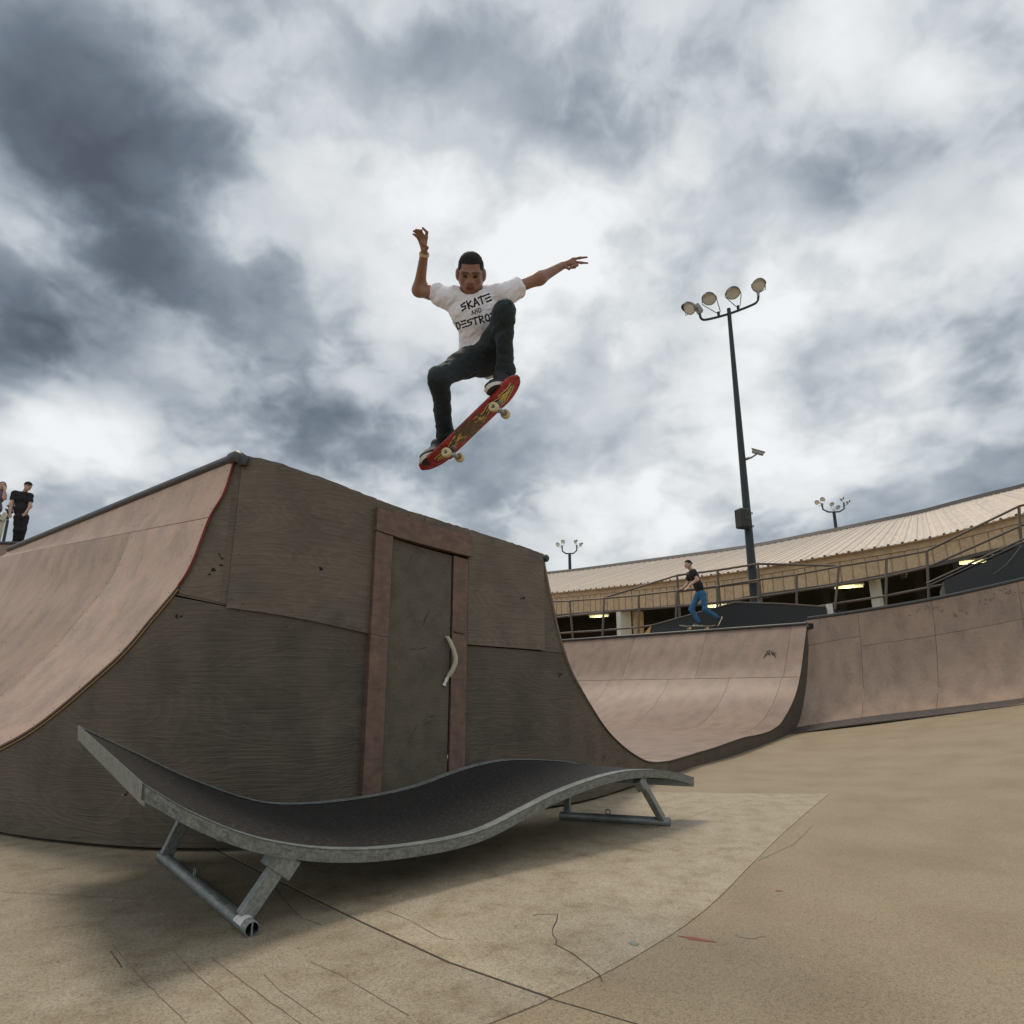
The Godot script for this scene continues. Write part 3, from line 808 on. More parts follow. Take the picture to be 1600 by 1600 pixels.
	put(mesh_of(hs), "bolt", M.rust_steel, door)
	hs = begin()
	tube(hs, [wall_pt(5.005, 1.219, 0.03), wall_pt(5.03, 1.216, 0.031), wall_pt(5.085, 1.211, 0.032)], [0.007, 0.006, 0.006], 8)
	put(mesh_of(hs), "latch_pin", M.rust_steel, box)
	# screw heads, knots and scars in the paint
	for q in [[4.372, 1.80], [4.462, 1.795], [4.372, 1.20], [4.455, 1.195], [5.075, 1.70], [5.10, 1.85], [4.40, 1.93]]:
		var ss := begin()
		lathe(ss, wall_pt(q[0], q[1], 0.0445 if q[0] < 4.6 else (0.0225 if q[1] < 1.74 else 0.05)), wall_pt(q[0], 1, 1.0) - wall_pt(q[0], 1, 0.0), [Vector2(0, 0.001), Vector2(0.004, 0.0005), Vector2(0.004, -0.003)], 8)
		put(mesh_of(ss), "screw", M.rust_steel, box)
	# screws along the sheet edges
	var heads := []
	for k in 7: heads.append([3.50, 1.33 + 0.13 * k, 0.0162])
	for k in 7: heads.append([3.56 + 0.12 * k, table(top, 3.56 + 0.12 * k) - 0.035, 0.0162])
	for k in 6: heads.append([3.56 + 0.14 * k, 1.305 - 0.016 * k, 0.0162])
	for k in 5: heads.append([5.20 + 0.13 * k, table(top, 5.20 + 0.13 * k) - 0.035, 0.0162])
	for k in 5: heads.append([5.20 + 0.13 * k, 1.165, 0.0162])
	for k in 9: heads.append([3.2 + 0.125 * k, 1.24 - 0.012 * k, 0.0002])
	for k in 9: heads.append([2.4 + 0.22 * k, 0.07, 0.0002])
	for k in 6: heads.append([5.2 + 0.16 * k, 1.06, 0.0002])
	var dot := begin(true)
	lathe(dot, Vector3.ZERO, Vector3(0, 0, 1), [Vector2(0, 0.0012), Vector2(0.0035, 0.0008), Vector2(0.0045, -0.001)], 8)
	var dot_mesh := mesh_of(dot)
	for q in heads:
		var sc := put(dot_mesh, "screw", M.rust_steel, box)
		var nn := (wall_pt(q[0], q[1], 1.0) - wall_pt(q[0], q[1], 0.0)).normalized()
		sc.transform = Transform3D(Basis(Vector3.UP.cross(nn), Vector3.UP, nn), wall_pt(q[0] + rng.randf_range(-0.012, 0.012), q[1] + rng.randf_range(-0.006, 0.006), q[2]))
	# scuffs and scratches on the door
	for q in [[4.66, 1.30, 0.05, 0.6], [4.80, 1.315, 0.06, 1.2], [4.78, 1.28, 0.05, 1.4], [4.70, 1.09, 0.04, 0.1], [4.78, 1.10, 0.05, 0.2], [4.83, 0.62, 0.04, 0.4], [4.74, 0.58, 0.05, 1.0], [4.66, 1.70, 0.03, 0.9], [4.55, 1.74, 0.03, 0.2], [4.86, 0.66, 0.04, 0.1]]:
		var ss := begin()
		var a2: Vector2 = Vector2(cos(q[3]), sin(q[3])) * q[2]; var b2 := Vector2(-a2.y, a2.x).normalized() * 0.0025
		var c2 := Vector2(q[0], q[1])
		var pp := [c2 - a2, c2 + b2 * rng.randf_range(0.6, 1.6), c2 + a2, c2 - b2]
		quad(ss, wall_pt(pp[0].x, pp[0].y, 0.0108), wall_pt(pp[1].x, pp[1].y, 0.0108), wall_pt(pp[2].x, pp[2].y, 0.0108), wall_pt(pp[3].x, pp[3].y, 0.0108))
		put(mesh_of(ss), "scratch", M.black_edge, door)
	for q in [[3.02, 0.285, 0.05, 0.012], [3.19, 1.235, 0.02, 0.01], [3.40, 1.56, 0.012, 0.05], [3.36, 1.49, 0.018, 0.018], [3.99, 1.535, 0.010, 0.010], [6.62, 0.30, 0.03, 0.03], [5.6, 1.5, 0.02, 0.008], [6.0, 0.95, 0.02, 0.02], [5.55, 1.25, 0.012, 0.006]]:
		for t in 5:
			var ss := begin()
			var off := 0.0008 if q[1] < 1.3 or q[0] < 3.41 or q[0] > 5.83 else 0.0168
			if q[0] > 3.424 and q[0] < 3.47: off = 0.0068
			var c := Vector2(q[0] + rng.randf_range(-1, 1) * q[2], q[1] + rng.randf_range(-1, 1) * q[3])
			var pts := []
			for a in 9: pts.append(c + Vector2(cos(TAU * a / 9), sin(TAU * a / 9)) * rng.randf_range(0.003, 0.011) * Vector2(1.3, 0.7))
			for a in range(1, 8):
				for v in [pts[0], pts[a], pts[a + 1]]: vert(ss, wall_pt(v.x, v.y, off), v)
			put(mesh_of(ss), "paint_chip", M.raw_edge if q[0] < 3.1 and t < 2 else M.dark_gap, box)
	# --- left ramp: narrow top strip and long sheets below it
	var lift := func(v: float) -> float: return 0.068 * clampf((2.16 - v) / 0.35, 0.0, 1.0)
	var seam := 12
	ledge.insert(seam, ledge[seam - 1].lerp(ledge[seam], 0.86))
	var cuts := [0.0, 1.08, 2.25, 3.4, 4.25]
	var order := [0, 1, 2, 3]
	for i in 4:
		swept_sheet("ramp_sheet", box, M["ramp_sheet_%d" % order[i]], ledge, seam + 1, ledge.size() - 1, ALONG, cuts[i] + (0.003 if i else 0.0), cuts[i + 1], lift, 0.012, false, Vector2(0.37 * i, 0.6 * i))
	var top_cuts := [0.0, 2.4, 4.25]
	for i in 2:
		swept_sheet("ramp_sheet", box, M["ramp_sheet_%d" % (3 - i)], ledge, 0, seam, ALONG, top_cuts[i] + (0.003 if i else 0.0), top_cuts[i + 1], lift, 0.012, false, Vector2(1.37 * i, 0.8 + 0.6 * i))
	# screws in rows along the sheet edges
	for i in range(2, ledge.size() - 6, 4):
		for sv in [0.035, 1.045, 1.115, 2.21, 2.29]:
			var e0: Vector2 = ledge[maxi(i - 1, 0)]; var e1: Vector2 = ledge[i + 1]
			var nn := (wall_pt(e1.x, e1.y) - wall_pt(e0.x, e0.y)).normalized().cross(ALONG).normalized()
			if nn.y < 0: nn = -nn
			var sc := put(dot_mesh, "screw", M.rust_steel, box)
			var px := ALONG.cross(nn).normalized()
			sc.transform = Transform3D(Basis(px, nn.cross(px), nn), wall_pt(ledge[i].x, ledge[i].y, 0.012) + ALONG * (sv + rng.randf_range(-0.008, 0.008)) + Vector3(0, lift.call(ledge[i].y) * sv, 0) + nn * 0.0006)
	var es := begin()
	var path := []
	for i in range(0, 25): path.append(wall_pt(ledge[i].x + 0.006, ledge[i].y - 0.006, 0.016))
	tube(es, path, 0.0055, 6)
	obj(es, "edge_trim", M.red_edge, box)
	es = begin(); path = []
	for i in range(24, ledge.size()): path.append(wall_pt(ledge[i].x + 0.004, ledge[i].y - 0.026, 0.006))
	tube(es, path, 0.0045, 6)
	obj(es, "edge_trim", M.raw_edge, box)
	es = begin(); path = []
	for i in range(24, ledge.size()): path.append(wall_pt(ledge[i].x + 0.002, ledge[i].y - 0.0135, 0.002))
	tube(es, path, 0.008, 6)
	obj(es, "edge_gap", M.black_edge, box)
	# --- right ramp sheets
	var nolift := func(_v: float) -> float: return 0.0
	for i in 3:
		swept_sheet("ramp_sheet", box, M["far_sheet_%d" % i], redge, 0, redge.size() - 1, ALONG, [0.0, 1.4, 2.8][i] + (0.003 if i else 0.0), [1.4, 2.8, 4.2][i], nolift, 0.012, true, Vector2(0.4 * i, 0))
	es = begin(); path = []
	for i in range(2, redge.size()): path.append(wall_pt(redge[i].x, redge[i].y - 0.008, 0.008))
	tube(es, path, 0.006, 6)
	obj(es, "edge_trim", M.black_edge, box)
	# --- deck, copings
	var f := []; var b := []; var uv := []
	for c in span(3.47, 5.80, 0, 0, 0, 0, 0.15):
		var fr := []; var br := []; var ur := []
		for k in 5:
			var p := wall_pt(c[0], table(top, c[0]) - 0.03, 0.0) + ALONG * 1.05 * k
			fr.append(p); br.append(p - Vector3(0, 0.03, 0)); ur.append(Vector2(c[0], k * 1.05))
		f.append(fr); b.append(br); uv.append(ur)
	es = begin()
	slab(es, f, b, uv)
	obj(es, "deck", M.deck_ply, box)
	es = begin()
	var c0 := wall_pt(3.447, 2.188, 0.03)
	tube(es, [c0, c0 + ALONG * 0.5, c0 + ALONG * 2.0, c0 + ALONG * 4.28], 0.028, 16)
	obj(es, "coping", M.coping_steel, box)
	es = begin()
	tube(es, [c0 - ALONG * 0.012 + Vector3(0.035, -0.06, 0), c0 - ALONG * 0.02 + Vector3(0.026, -0.026, 0), c0 - ALONG * 0.004, c0 + ALONG * 0.06, c0 + ALONG * 0.075], [0.024, 0.036, 0.038, 0.038, 0.033], 14)
	obj(es, "coping_elbow", M.coping_steel, box)
	es = begin()
	var c1 := wall_pt(5.846, 1.835, 0.02)
	tube(es, [c1 - ALONG * 0.012, c1, c1 + ALONG * 4.2], [0.02, 0.03, 0.03], 14)
	obj(es, "coping", M.coping_steel, box)
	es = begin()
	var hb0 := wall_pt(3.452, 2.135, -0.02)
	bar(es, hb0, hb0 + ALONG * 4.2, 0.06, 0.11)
	obj(es, "gap_shade_bar", M.dark_gap, box)  # added dark bar; its colour stands in for shade in the gap under the coping
	# back closure, so that the box is dark inside
	es = begin()
	var q0 := wall_pt(3.44, 0, 0) + ALONG * 4.2; var q1 := wall_pt(5.83, 0, 0) + ALONG * 4.2
	bar(es, q0 + Vector3(0, 1.0, 0), q1 + Vector3(0, 1.0, 0), 1.95, 0.02, Vector3.UP.cross(q1 - q0).normalized())
	obj(es, "back_panel", M.brown_plywood_1, box)

# ---------------------------------------------------------------- wavy steel bench ramp

func make_bench() -> void:
	var af := Vector3(BENCH_FEET[0].x, 0, BENCH_FEET[0].y); var an := Vector3(BENCH_FEET[1].x, 0, BENCH_FEET[1].y)
	var bf := Vector3(BENCH_FEET[2].x, 0, BENCH_FEET[2].y); var bn := Vector3(BENCH_FEET[3].x, 0, BENCH_FEET[3].y)
	var base := (af + an + bf + bn) * 0.25; base.y = 0.006
	var bench := thing("wave_ramp", "wavy steel-edged skate bench with black riding surface on tube feet", "skate ramp", base)
	var near := func(k: float) -> Vector3:   # k 0..1 along the bench
		var t := lerpf(-0.150, 1.144, k)
		var p := an.lerp(bn, t); p.y = table(BENCH_NEAR, t); return p - base
	var far := func(k: float) -> Vector3:
		var t := lerpf(-0.185, 1.15, k)
		var p := af.lerp(bf, t); p.y = table(BENCH_FAR, t); return p - base
	var n := 72
	# riding surface
	var f := []; var b := []; var uv := []
	for i in n + 1:
		var k := float(i) / n
		var p: Vector3 = near.call(k); var q: Vector3 = far.call(k)
		var fr := []; var br := []; var ur := []
		for j in 9:
			var c: Vector3 = q.lerp(p, lerpf(0.03, 0.965, j / 8.0)) - Vector3(0, 0.006, 0)
			fr.append(c); br.append(c - Vector3(0, 0.016, 0)); ur.append(Vector2(k * 3.1, j * 0.13))
		f.append(fr); b.append(br); uv.append(ur)
	var s := begin()
	slab(s, f, b, uv)
	obj(s, "riding_surface", M.bench_black, bench)
	# edge channels: a top flange and a tall outer web
	for side in 2:
		var web_f := []; var web_b := []; var wuv := []; var fl_f := []; var fl_b := []; var fuv := []
		for i in n + 1:
			var k := float(i) / n
			var p: Vector3 = (near if side == 0 else far).call(k)
			var o: Vector3 = (far if side == 0 else near).call(k)
			var inw := (o - p); inw.y = 0; inw = inw.normalized()
			var hgt := 0.046
			web_f.append([p + Vector3(0, 0.0, 0), p - Vector3(0, hgt, 0)])
			web_b.append([p + inw * 0.006 + Vector3(0, -0.004, 0), p + inw * 0.006 - Vector3(0, hgt, 0)])
			wuv.append([Vector2(k * 3.1, 0.0), Vector2(k * 3.1, hgt)])
			fl_f.append([p + Vector3(0, 0.002, 0), p + inw * 0.042 + Vector3(0, 0.0015, 0)])
			fl_b.append([p + Vector3(0, -0.004, 0), p + inw * 0.042 + Vector3(0, -0.0045, 0)])
			fuv.append([Vector2(k * 3.1, 0.0), Vector2(k * 3.1, 0.04)])
		if side == 1:
			for a in [web_f, web_b, wuv, fl_f, fl_b, fuv]:
				for r in a: r.reverse()
		s = begin(); slab(s, web_f, web_b, wuv)
		obj(s, "edge_web", M.galvanised_worn, bench)
		s = begin(); slab(s, fl_f, fl_b, fuv)
		obj(s, "edge_flange", M.galvanised, bench)
		if side == 0:
			s = begin(); var line := []
			for i in n + 1:
				var k := float(i) / n
				var p: Vector3 = near.call(k); var o: Vector3 = far.call(k)
				var inw := (o - p); inw.y = 0
				line.append(p + inw.normalized() * 0.045 + Vector3(0, 0.0005, 0))
			tube(s, line, 0.0035, 6)
			obj(s, "weld_bead", M.galvanised, bench)
	# end plates
	for e in 2:
		var p: Vector3 = near.call(float(e)); var q: Vector3 = far.call(float(e))
		var p2: Vector3 = near.call(absf(e - 0.03)); 
		var outw := (p - p2).normalized()
		s = begin()
		var ff := [[p + outw * 0.004 + Vector3(0, 0.003, 0), p + outw * 0.004 - Vector3(0, 0.06, 0) - outw * 0.01], [q + outw * 0.004 + Vector3(0, 0.003, 0), q + outw * 0.004 - Vector3(0, 0.06, 0) - outw * 0.01]]
		var bb := [[ff[0][0] - outw * 0.012, ff[0][1] - outw * 0.012], [ff[1][0] - outw * 0.012, ff[1][1] - outw * 0.012]]
		slab(s, ff, bb, [[Vector2(0, 0), Vector2(0, 0.06)], [Vector2(1.3, 0), Vector2(1.3, 0.06)]])
		obj(s, "end_plate", M.galvanised, bench)
	# cross ribs under the sheet
	for k in [0.08, 0.3, 0.55, 0.8, 0.93]:
		s = begin()
		bar(s, near.call(k) - Vector3(0, 0.034, 0), far.call(k) - Vector3(0, 0.034, 0), 0.03, 0.024)
		obj(s, "cross_rib", M.galvanised_worn, bench)
	# feet: floor tubes and legs
	for e in 2:
		var a := (an if e == 0 else bn) - base; var c := (af if e == 0 else bf) - base
		var d := (c - a).normalized()
		var r := 0.026 if e == 0 else 0.026
		var lo := a + Vector3(0, r, 0) - d * 0.03; var hi := c + Vector3(0, r, 0) + d * 0.02
		s = begin()
		tube(s, [lo, lo.lerp(hi, 0.5), hi], r, 18, false)
		tube(s, [hi, lo.lerp(hi, 0.5), lo], r - 0.004, 18, false)
		for pt in [lo, hi]: lathe(s, pt, d, [Vector2(r - 0.004, 0), Vector2(r, 0)], 18)
		var ft := obj(s, "floor_tube", M.galvanised, bench)
		s = begin()
		bar(s, lo + d * 0.002 - Vector3(0, r - 0.002, 0), lo + d * 0.002 + Vector3(0, r - 0.002, 0), 0.006, 0.004, d)
		obj(s, "tube_web", M.galvanised, ft)
		s = begin()
		var ring := []
		var rc := lo.lerp(hi, 0.55) + Vector3(0, r + 0.012, 0)
		for k in 15: ring.append(rc + d * cos(TAU * k / 14.0) * 0.015 + Vector3(0, sin(TAU * k / 14.0) * 0.015, 0))
		tube(s, ring, 0.004, 6, false)
		obj(s, "lifting_eye", M.galvanised, ft)
		for w in 2:
			var kk := [[0.152, 0.175], [0.832, 0.885]][e][w] as float
			var foot := lo.lerp(hi, [0.07, 0.93][w]) + Vector3(0, r * 0.6, 0)
			var head: Vector3 = (near if w == 0 else far).call(kk)
			var other: Vector3 = (far if w == 0 else near).call(kk)
			head += (other - head).normalized() * 0.04 - Vector3(0, 0.055, 0)
			s = begin()
			bar(s, foot, head, 0.058 if e == 0 else 0.052, 0.04, d)
			obj(s, "leg", M.galvanised, bench)
			s = begin()
			var up := (head - foot).normalized()
			bar(s, head - up * 0.05, head + up * 0.02, 0.12, 0.05, d)
			obj(s, "leg_bracket", M.galvanised, bench)
	# stickers
	var st := near.call(0.594) as Vector3
	var st2 := near.call(0.606) as Vector3
	s = begin()
	quad(s, st + Vector3(0, 0.0035, -0.012), st2 + Vector3(0, 0.0035, -0.012), st2 + Vector3(0, 0.0035, -0.034), st + Vector3(0, 0.0035, -0.034))
	obj(s, "sticker", M.sticker_red, bench)
	for k in 2:
		var a: Vector3 = st.lerp(st2, 0.1 + 0.5 * k) + Vector3(0, 0.0045, -0.016); var c: Vector3 = st.lerp(st2, 0.35 + 0.5 * k) + Vector3(0, 0.0045, -0.03)
		s = begin()
		quad(s, a, Vector3(c.x, c.y, a.z), c, Vector3(a.x, a.y, c.z))
		obj(s, "sticker_letter", M.sticker_white, bench)
	var lab := an - base + (af - an).normalized() * 0.01
	s = begin()
	var ld := (af - an).normalized(); var sd := Vector3(-ld.z, 0, ld.x)
	var lp := []; 
	for k in 8:
		var an_ := lerpf(-0.3, 2.0, k / 7.0)
		lp.append(lab + Vector3(0, 0.026, 0) - sd * sin(an_ - 0.6) * 0.0275 + Vector3(0, cos(an_ - 0.6) * 0.0275, 0))
	for k in 7: quad(s, lp[k], lp[k + 1], lp[k + 1] + ld * (0.05 + 0.006 * k), lp[k] + ld * (0.05 + 0.006 * k))
	obj(s, "paper_label", M.sticker_white, bench)

# ---------------------------------------------------------------- half pipe and bank behind the box

const PIPE_ALONG := Vector3(-0.715, 0.0, -0.70)

func make_pipe() -> void:
	var pipe := thing("quarter_pipe", "brown quarter pipe with flat bottom joining the ramp box", "ramp")
	var edge := smooth_edge(PIPE_EDGE)
	var no := func(_v: float) -> float: return 0.0
	var flat_end := 18          # index where the flat ends and the curve begins
	var seam := 41
	edge.insert(seam, edge[seam - 1].lerp(edge[seam], 0.9))
	for i in 3:
		swept_sheet("flat_sheet", pipe, M["far_sheet_%d" % [3, 1, 3][i]], edge, 0, flat_end, PIPE_ALONG, [0.0, 2.2, 4.4][i] + (0.004 if i else 0.0), [2.2, 4.4, 7.0][i], no, 0.014, true, Vector2(0.5 * i, 0.3))
	var lo_cuts := [0.0, 0.33, 1.35, 2.7, 4.2, 7.0]
	for i in 5:
		swept_sheet("ramp_sheet", pipe, M["far_sheet_%d" % [1, 3, 1, 3, 1][i]], edge, flat_end, seam, PIPE_ALONG, lo_cuts[i] + (0.006 if i else 0.0), lo_cuts[i + 1], no, 0.014, true, Vector2(0.5 * i, 0.7 * i))
	var hi_cuts := [0.0, 0.30, 2.1, 3.9, 7.0]
	for i in 4:
		swept_sheet("ramp_sheet", pipe, M["far_sheet_%d" % [3, 1, 3, 1][i]], edge, seam + 1, edge.size() - 1, PIPE_ALONG, hi_cuts[i] + (0.006 if i else 0.0), hi_cuts[i + 1], no, 0.014, true, Vector2(0.8 * i, 0.4 * i))
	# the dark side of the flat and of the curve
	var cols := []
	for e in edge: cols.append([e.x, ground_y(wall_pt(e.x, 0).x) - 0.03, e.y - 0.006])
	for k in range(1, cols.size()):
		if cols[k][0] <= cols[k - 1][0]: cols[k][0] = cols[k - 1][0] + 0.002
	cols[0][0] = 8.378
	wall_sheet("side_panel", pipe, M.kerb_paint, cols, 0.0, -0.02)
	var s := begin()
	var path := []
	for e in edge: path.append(wall_pt(e.x, e.y - 0.012, 0.01))
	tube(s, path, 0.008, 6)
	obj(s, "edge_trim", M.black_edge, pipe)
	# coping and deck
	var top := wall_pt(edge[-1].x, edge[-1].y + 0.02, 0.0)
	var far_end := top + PIPE_ALONG * 7.0
	s = begin()
	tube(s, [top, top.lerp(far_end, 0.5), far_end], 0.032, 12)
	obj(s, "coping", M.coping_steel, pipe)
	s = begin()
	var back := Vector3(0.72, 0, -0.69) * 4.2
	quad_slab(s, [top + Vector3(0, -0.01, 0), far_end + Vector3(0, -0.01, 0), far_end + Vector3(0, -0.01, 0) + back, top + Vector3(0, -0.01, 0) + back], 0.05)
	obj(s, "deck", M.deck_ply, pipe)
	# a small scrawl of black marker on the sheet
	var g0 := wall_pt(lerpf(edge[46].x, edge[47].x, 0.4), lerpf(edge[46].y, edge[47].y, 0.4)) + PIPE_ALONG * 0.62
	var gn := Vector3(-0.70, 0.45, 0.55).normalized()
	var gx := -PIPE_ALONG; var gy := gn.cross(gx).normalized() * -1.0
	if gy.y < 0: gy = -gy
	for l in [[-0.12, -0.10, -0.05, 0.06], [-0.08, 0.05, 0.0, 0.08], [-0.10, -0.02, -0.02, 0.03], [0.02, 0.07, 0.05, -0.02], [0.05, 0.05, 0.13, -0.10], [0.06, -0.02, 0.12, 0.03], [-0.02, 0.07, -0.01, -0.02]]:
		s = begin()
		bar(s, g0 + gn * 0.012 + gx * l[0] + gy * l[1], g0 + gn * 0.012 + gx * l[2] + gy * l[3], 0.014, 0.003, gn, 0.0005)
		obj(s, "scrawl", M.dark_gap, pipe)

func quad_slab(s: SurfaceTool, p: Array, thick: float) -> void:
	var f := [[p[0], p[1]], [p[3], p[2]]]
	var d := Vector3(0, thick, 0)
	var b := [[p[0] - d, p[1] - d], [p[3] - d, p[2] - d]]
	var l := p[0].distance_to(p[1]) as float; var w := p[0].distance_to(p[3]) as float
	slab(s, f, b, [[Vector2(0, 0), Vector2(l, 0)], [Vector2(0, w), Vector2(l, w)]])

func bank_pt(t: float, k: float) -> Vector3:
	var a := spline3(BANK_FOOT, t); var b := spline3(BANK_COPING, t)
	var most := lerpf(0.85, 1.38, smoothstep(0.0, 0.2, t))
	var an := k * most
	var h := sin(an) / sin(most); var v := (1.0 - cos(an)) / (1.0 - cos(most))
	return Vector3(lerpf(a.x, b.x, h), lerpf(a.y, b.y, v), lerpf(a.z, b.z, h))

func bank_sheet(called: String, parent: Node, m: Material, t0: float, t1: float, k0: float, k1: float, proud: float, shift: Vector2) -> void:
	var f := []; var b := []; var uv := []
	for i in 9:
		var t := lerpf(t0, t1, i / 8.0)
		var fr := []; var br := []; var ur := []
		for j in 13:
			var k := lerpf(k0, k1, j / 12.0)
			var p := bank_pt(t, k)
			var n := (bank_pt(t + 0.01, k) - p).cross(bank_pt(t, k + 0.01) - p).normalized()
			if n.z < 0: n = -n
			fr.append(p + n * proud); br.append(p + n * (proud - 0.016)); ur.append(Vector2(t * 4.8, k * 2.2) + shift)
		f.append(fr); b.append(br); uv.append(ur)
	var s := begin()
	slab(s, f, b, uv)
	obj(s, called, m, parent)

func make_bank() -> void:
	var bank := thing("quarter_pipe", "long brown quarter pipe with dark toe plate rising at the right", "ramp")
	var cuts := [0.0, 0.25, 0.49, 0.73, 1.0]
	for i in 4:
		var strip: float = [0.86, 0.80, 0.80, 0.80][i]
		bank_sheet("ramp_sheet", bank, M["far_sheet_%d" % [2, 0, 2, 0][i]], cuts[i] + (0.0012 if i else 0.0), cuts[i + 1], 0.2, strip - 0.002, 0.0, Vector2(0.7 * i, 0.3 * i))
		bank_sheet("ramp_sheet", bank, M["far_sheet_%d" % [0, 2, 0, 2][i]], cuts[i] + (0.0012 if i else 0.0), cuts[i + 1], strip, 1.0, 0.001, Vector2(0.2 * i, 1.3 * i))
		bank_sheet("toe_plate", bank, M.toe_plate, cuts[i], cuts[i + 1], 0.0, 0.202, 0.008, Vector2(0.5 * i, 0))
	# worn paint along the top strip
	for q in 46:
		var t := rng.randf_range(0.42, 0.78)
		var k := 0.93 + 0.03 * sin(t * 30.0) + rng.randf_range(-0.02, 0.02)
		var p := bank_pt(t, k)
		var n := (bank_pt(t + 0.01, k) - p).cross(bank_pt(t, k + 0.01) - p).normalized()
		if n.z < 0: n = -n
		var ax := (bank_pt(t + 0.01, k) - p).normalized(); var ay := n.cross(ax)
		var s := begin()
		var pts := []
		for a in 7: pts.append(p + n * 0.004 + (ax * cos(TAU * a / 7) * 1.6 + ay * sin(TAU * a / 7)) * rng.randf_range(0.006, 0.02))
		for a in range(1, 6):
			for v in [pts[0], pts[a], pts[a + 1]]: vert(s, v, Vector2(v.x, v.y))
		obj(s, "paint_chip", M.worn_paint, bank)
	var s := begin()
	var path := []
	for i in 25: path.append(bank_pt(i / 24.0, 1.0) + Vector3(0, 0.018, -0.01))
	tube(s, path, 0.034, 12)
	obj(s, "coping", M.coping_steel, bank)
	# dark block where the two ramps meet
	s = begin()
	var cb := bank_pt(0.0, 0.97)
	chamfer_box(s, cb + Vector3(0.02, -0.02, 0.03), Vector3(0.15, 0.11, 0.05), Basis(Vector3.UP, 0.2))
	obj(s, "joint_block", M.dark_gap, bank)
	var f := []; var b := []; var uv := []
	for i in 9:
		var p := bank_pt(i / 8.0, 1.0) + Vector3(0, -0.01, -0.02)
		var q := p + Vector3(0.6, 0.0, -3.2)
		f.append([q, p]); b.append([q - Vector3(0, 0.05, 0), p - Vector3(0, 0.05, 0)]); uv.append([Vector2(i, 3), Vector2(i, 0)])
	s = begin()
	slab(s, f, b, uv)
	obj(s, "deck", M.deck_ply, bank)
	# closed left end
	var ff := []; var fb := []
	s = begin()
	for j in 12:
		var p := bank_pt(0.0, j / 12.0); var q := bank_pt(0.0, (j + 1) / 12.0)
		quad(s, p, q, Vector3(q.x, 0.0, q.z), Vector3(p.x, 0.0, p.z))
	obj(s, "side_panel", M.kerb_paint, bank)

func make_deck_ramps() -> void:
	# low black launch ramp on the deck
	var p: Array = DECK_RAMP
	var foot := [p[0] + Vector3(-0.06, -0.25, 0), p[3] + Vector3(0.0, -0.45, 0)]
	var deep := Vector3(0.9, 0, -0.9)
	var launch := thing("launch_ramp", "low black wedge ramp on the deck behind the coping", "ramp", (foot[0] + foot[1]) * 0.5)
	var o := launch.position
	var s := begin()
	var front := [p[0] - o, p[1] - o, p[2] - o, p[3] - o, foot[1] - o, (p[2] + Vector3(0, -0.55, 0)) - o, (p[1] + Vector3(0, -0.62, 0)) - o, foot[0] - o]
	for i in 3:
		quad(s, front[i], front[i + 1], front[6 - i] if i else front[6], front[7 - i] if i else front[7])
		quad(s, front[i], front[i] + deep, front[i + 1] + deep, front[i + 1])
	obj(s, "black_panel", M.deck_black, launch)
	for i in 3:
		s = begin()
		bar(s, front[i] + Vector3(0, 0.012, 0.01), front[i + 1] + Vector3(0, 0.012, 0.01), 0.03, 0.03)
		obj(s, "edge_strip", M.rail_paint, launch)
	s = begin()
	quad(s, front[0] + Vector3(-0.01, 0, 0.01), front[7] + Vector3(-0.01, 0, 0.01), front[7] + Vector3(-0.16, 0.02, -0.1), front[0] + Vector3(-0.06, -0.06, -0.1))
	obj(s, "end_board", M.end_orange, launch)
	s = begin()
	chamfer_box(s, front[3] + Vector3(0.08, -0.12, 0.0), Vector3(0.11, 0.36, 0.08))
	obj(s, "end_post", M.column_white, launch)
	# the tall dark ramp at the right
	var q: Array = SIDE_RAMP
	var side := thing("launch_ramp", "tall dark grey ramp side with pipe edge at the far right", "ramp", q[0] + Vector3(0.3, -0.4, 0))
	o = side.position
	s = begin()
	var back := Vector3(0.9, 0.0, -1.6)
	var q0: Vector3 = q[0] - o; var q1: Vector3 = q[1] - o; var q2: Vector3 = q[2] - o
	quad(s, q0, q1, Vector3(q1.x, q0.y - 0.5, q1.z), Vector3(q0.x, q0.y - 0.5, q0.z), Vector2(0, 0), Vector2(2, 0.6), Vector2(2, -0.5), Vector2(0, -0.5))
	quad(s, q1, q2, Vector3(q2.x, q0.y - 0.5, q2.z), Vector3(q1.x, q0.y - 0.5, q1.z), Vector2(2, 0.6), Vector2(3.6, 1.2), Vector2(3.6, -0.5), Vector2(2, -0.5))
	quad(s, q0, q0 + back, q1 + back, q1)
	quad(s, q1, q1 + back, q2 + back, q2)
	quad(s, q0, Vector3(q0.x, q0.y - 0.5, q0.z), Vector3(q0.x, q0.y - 0.5, q0.z) + back, q0 + back)
	obj(s, "side_panel", M.deck_grey, side)
	for k in 2:
		s = begin()
		var lift := Vector3(0.0, 0.03 + 0.055 * k, -0.05 - 0.12 * k)
		tube(s, [q0 + lift - (q1 - q0).normalized() * 0.24, q1 + lift, q2 + lift], 0.02, 8)
		obj(s, "edge_pipe", M.coping_steel if k == 0 else M.rail_paint, side)
	s = begin()
	tube(s, [q1 + Vector3(-0.08, -0.05, 0.03), q1 + Vector3(-0.45, -0.42, 0.04), q1 + Vector3(-0.75, -0.62, 0.04)], 0.012, 6)
	obj(s, "hose", M.lamp_dark, side)

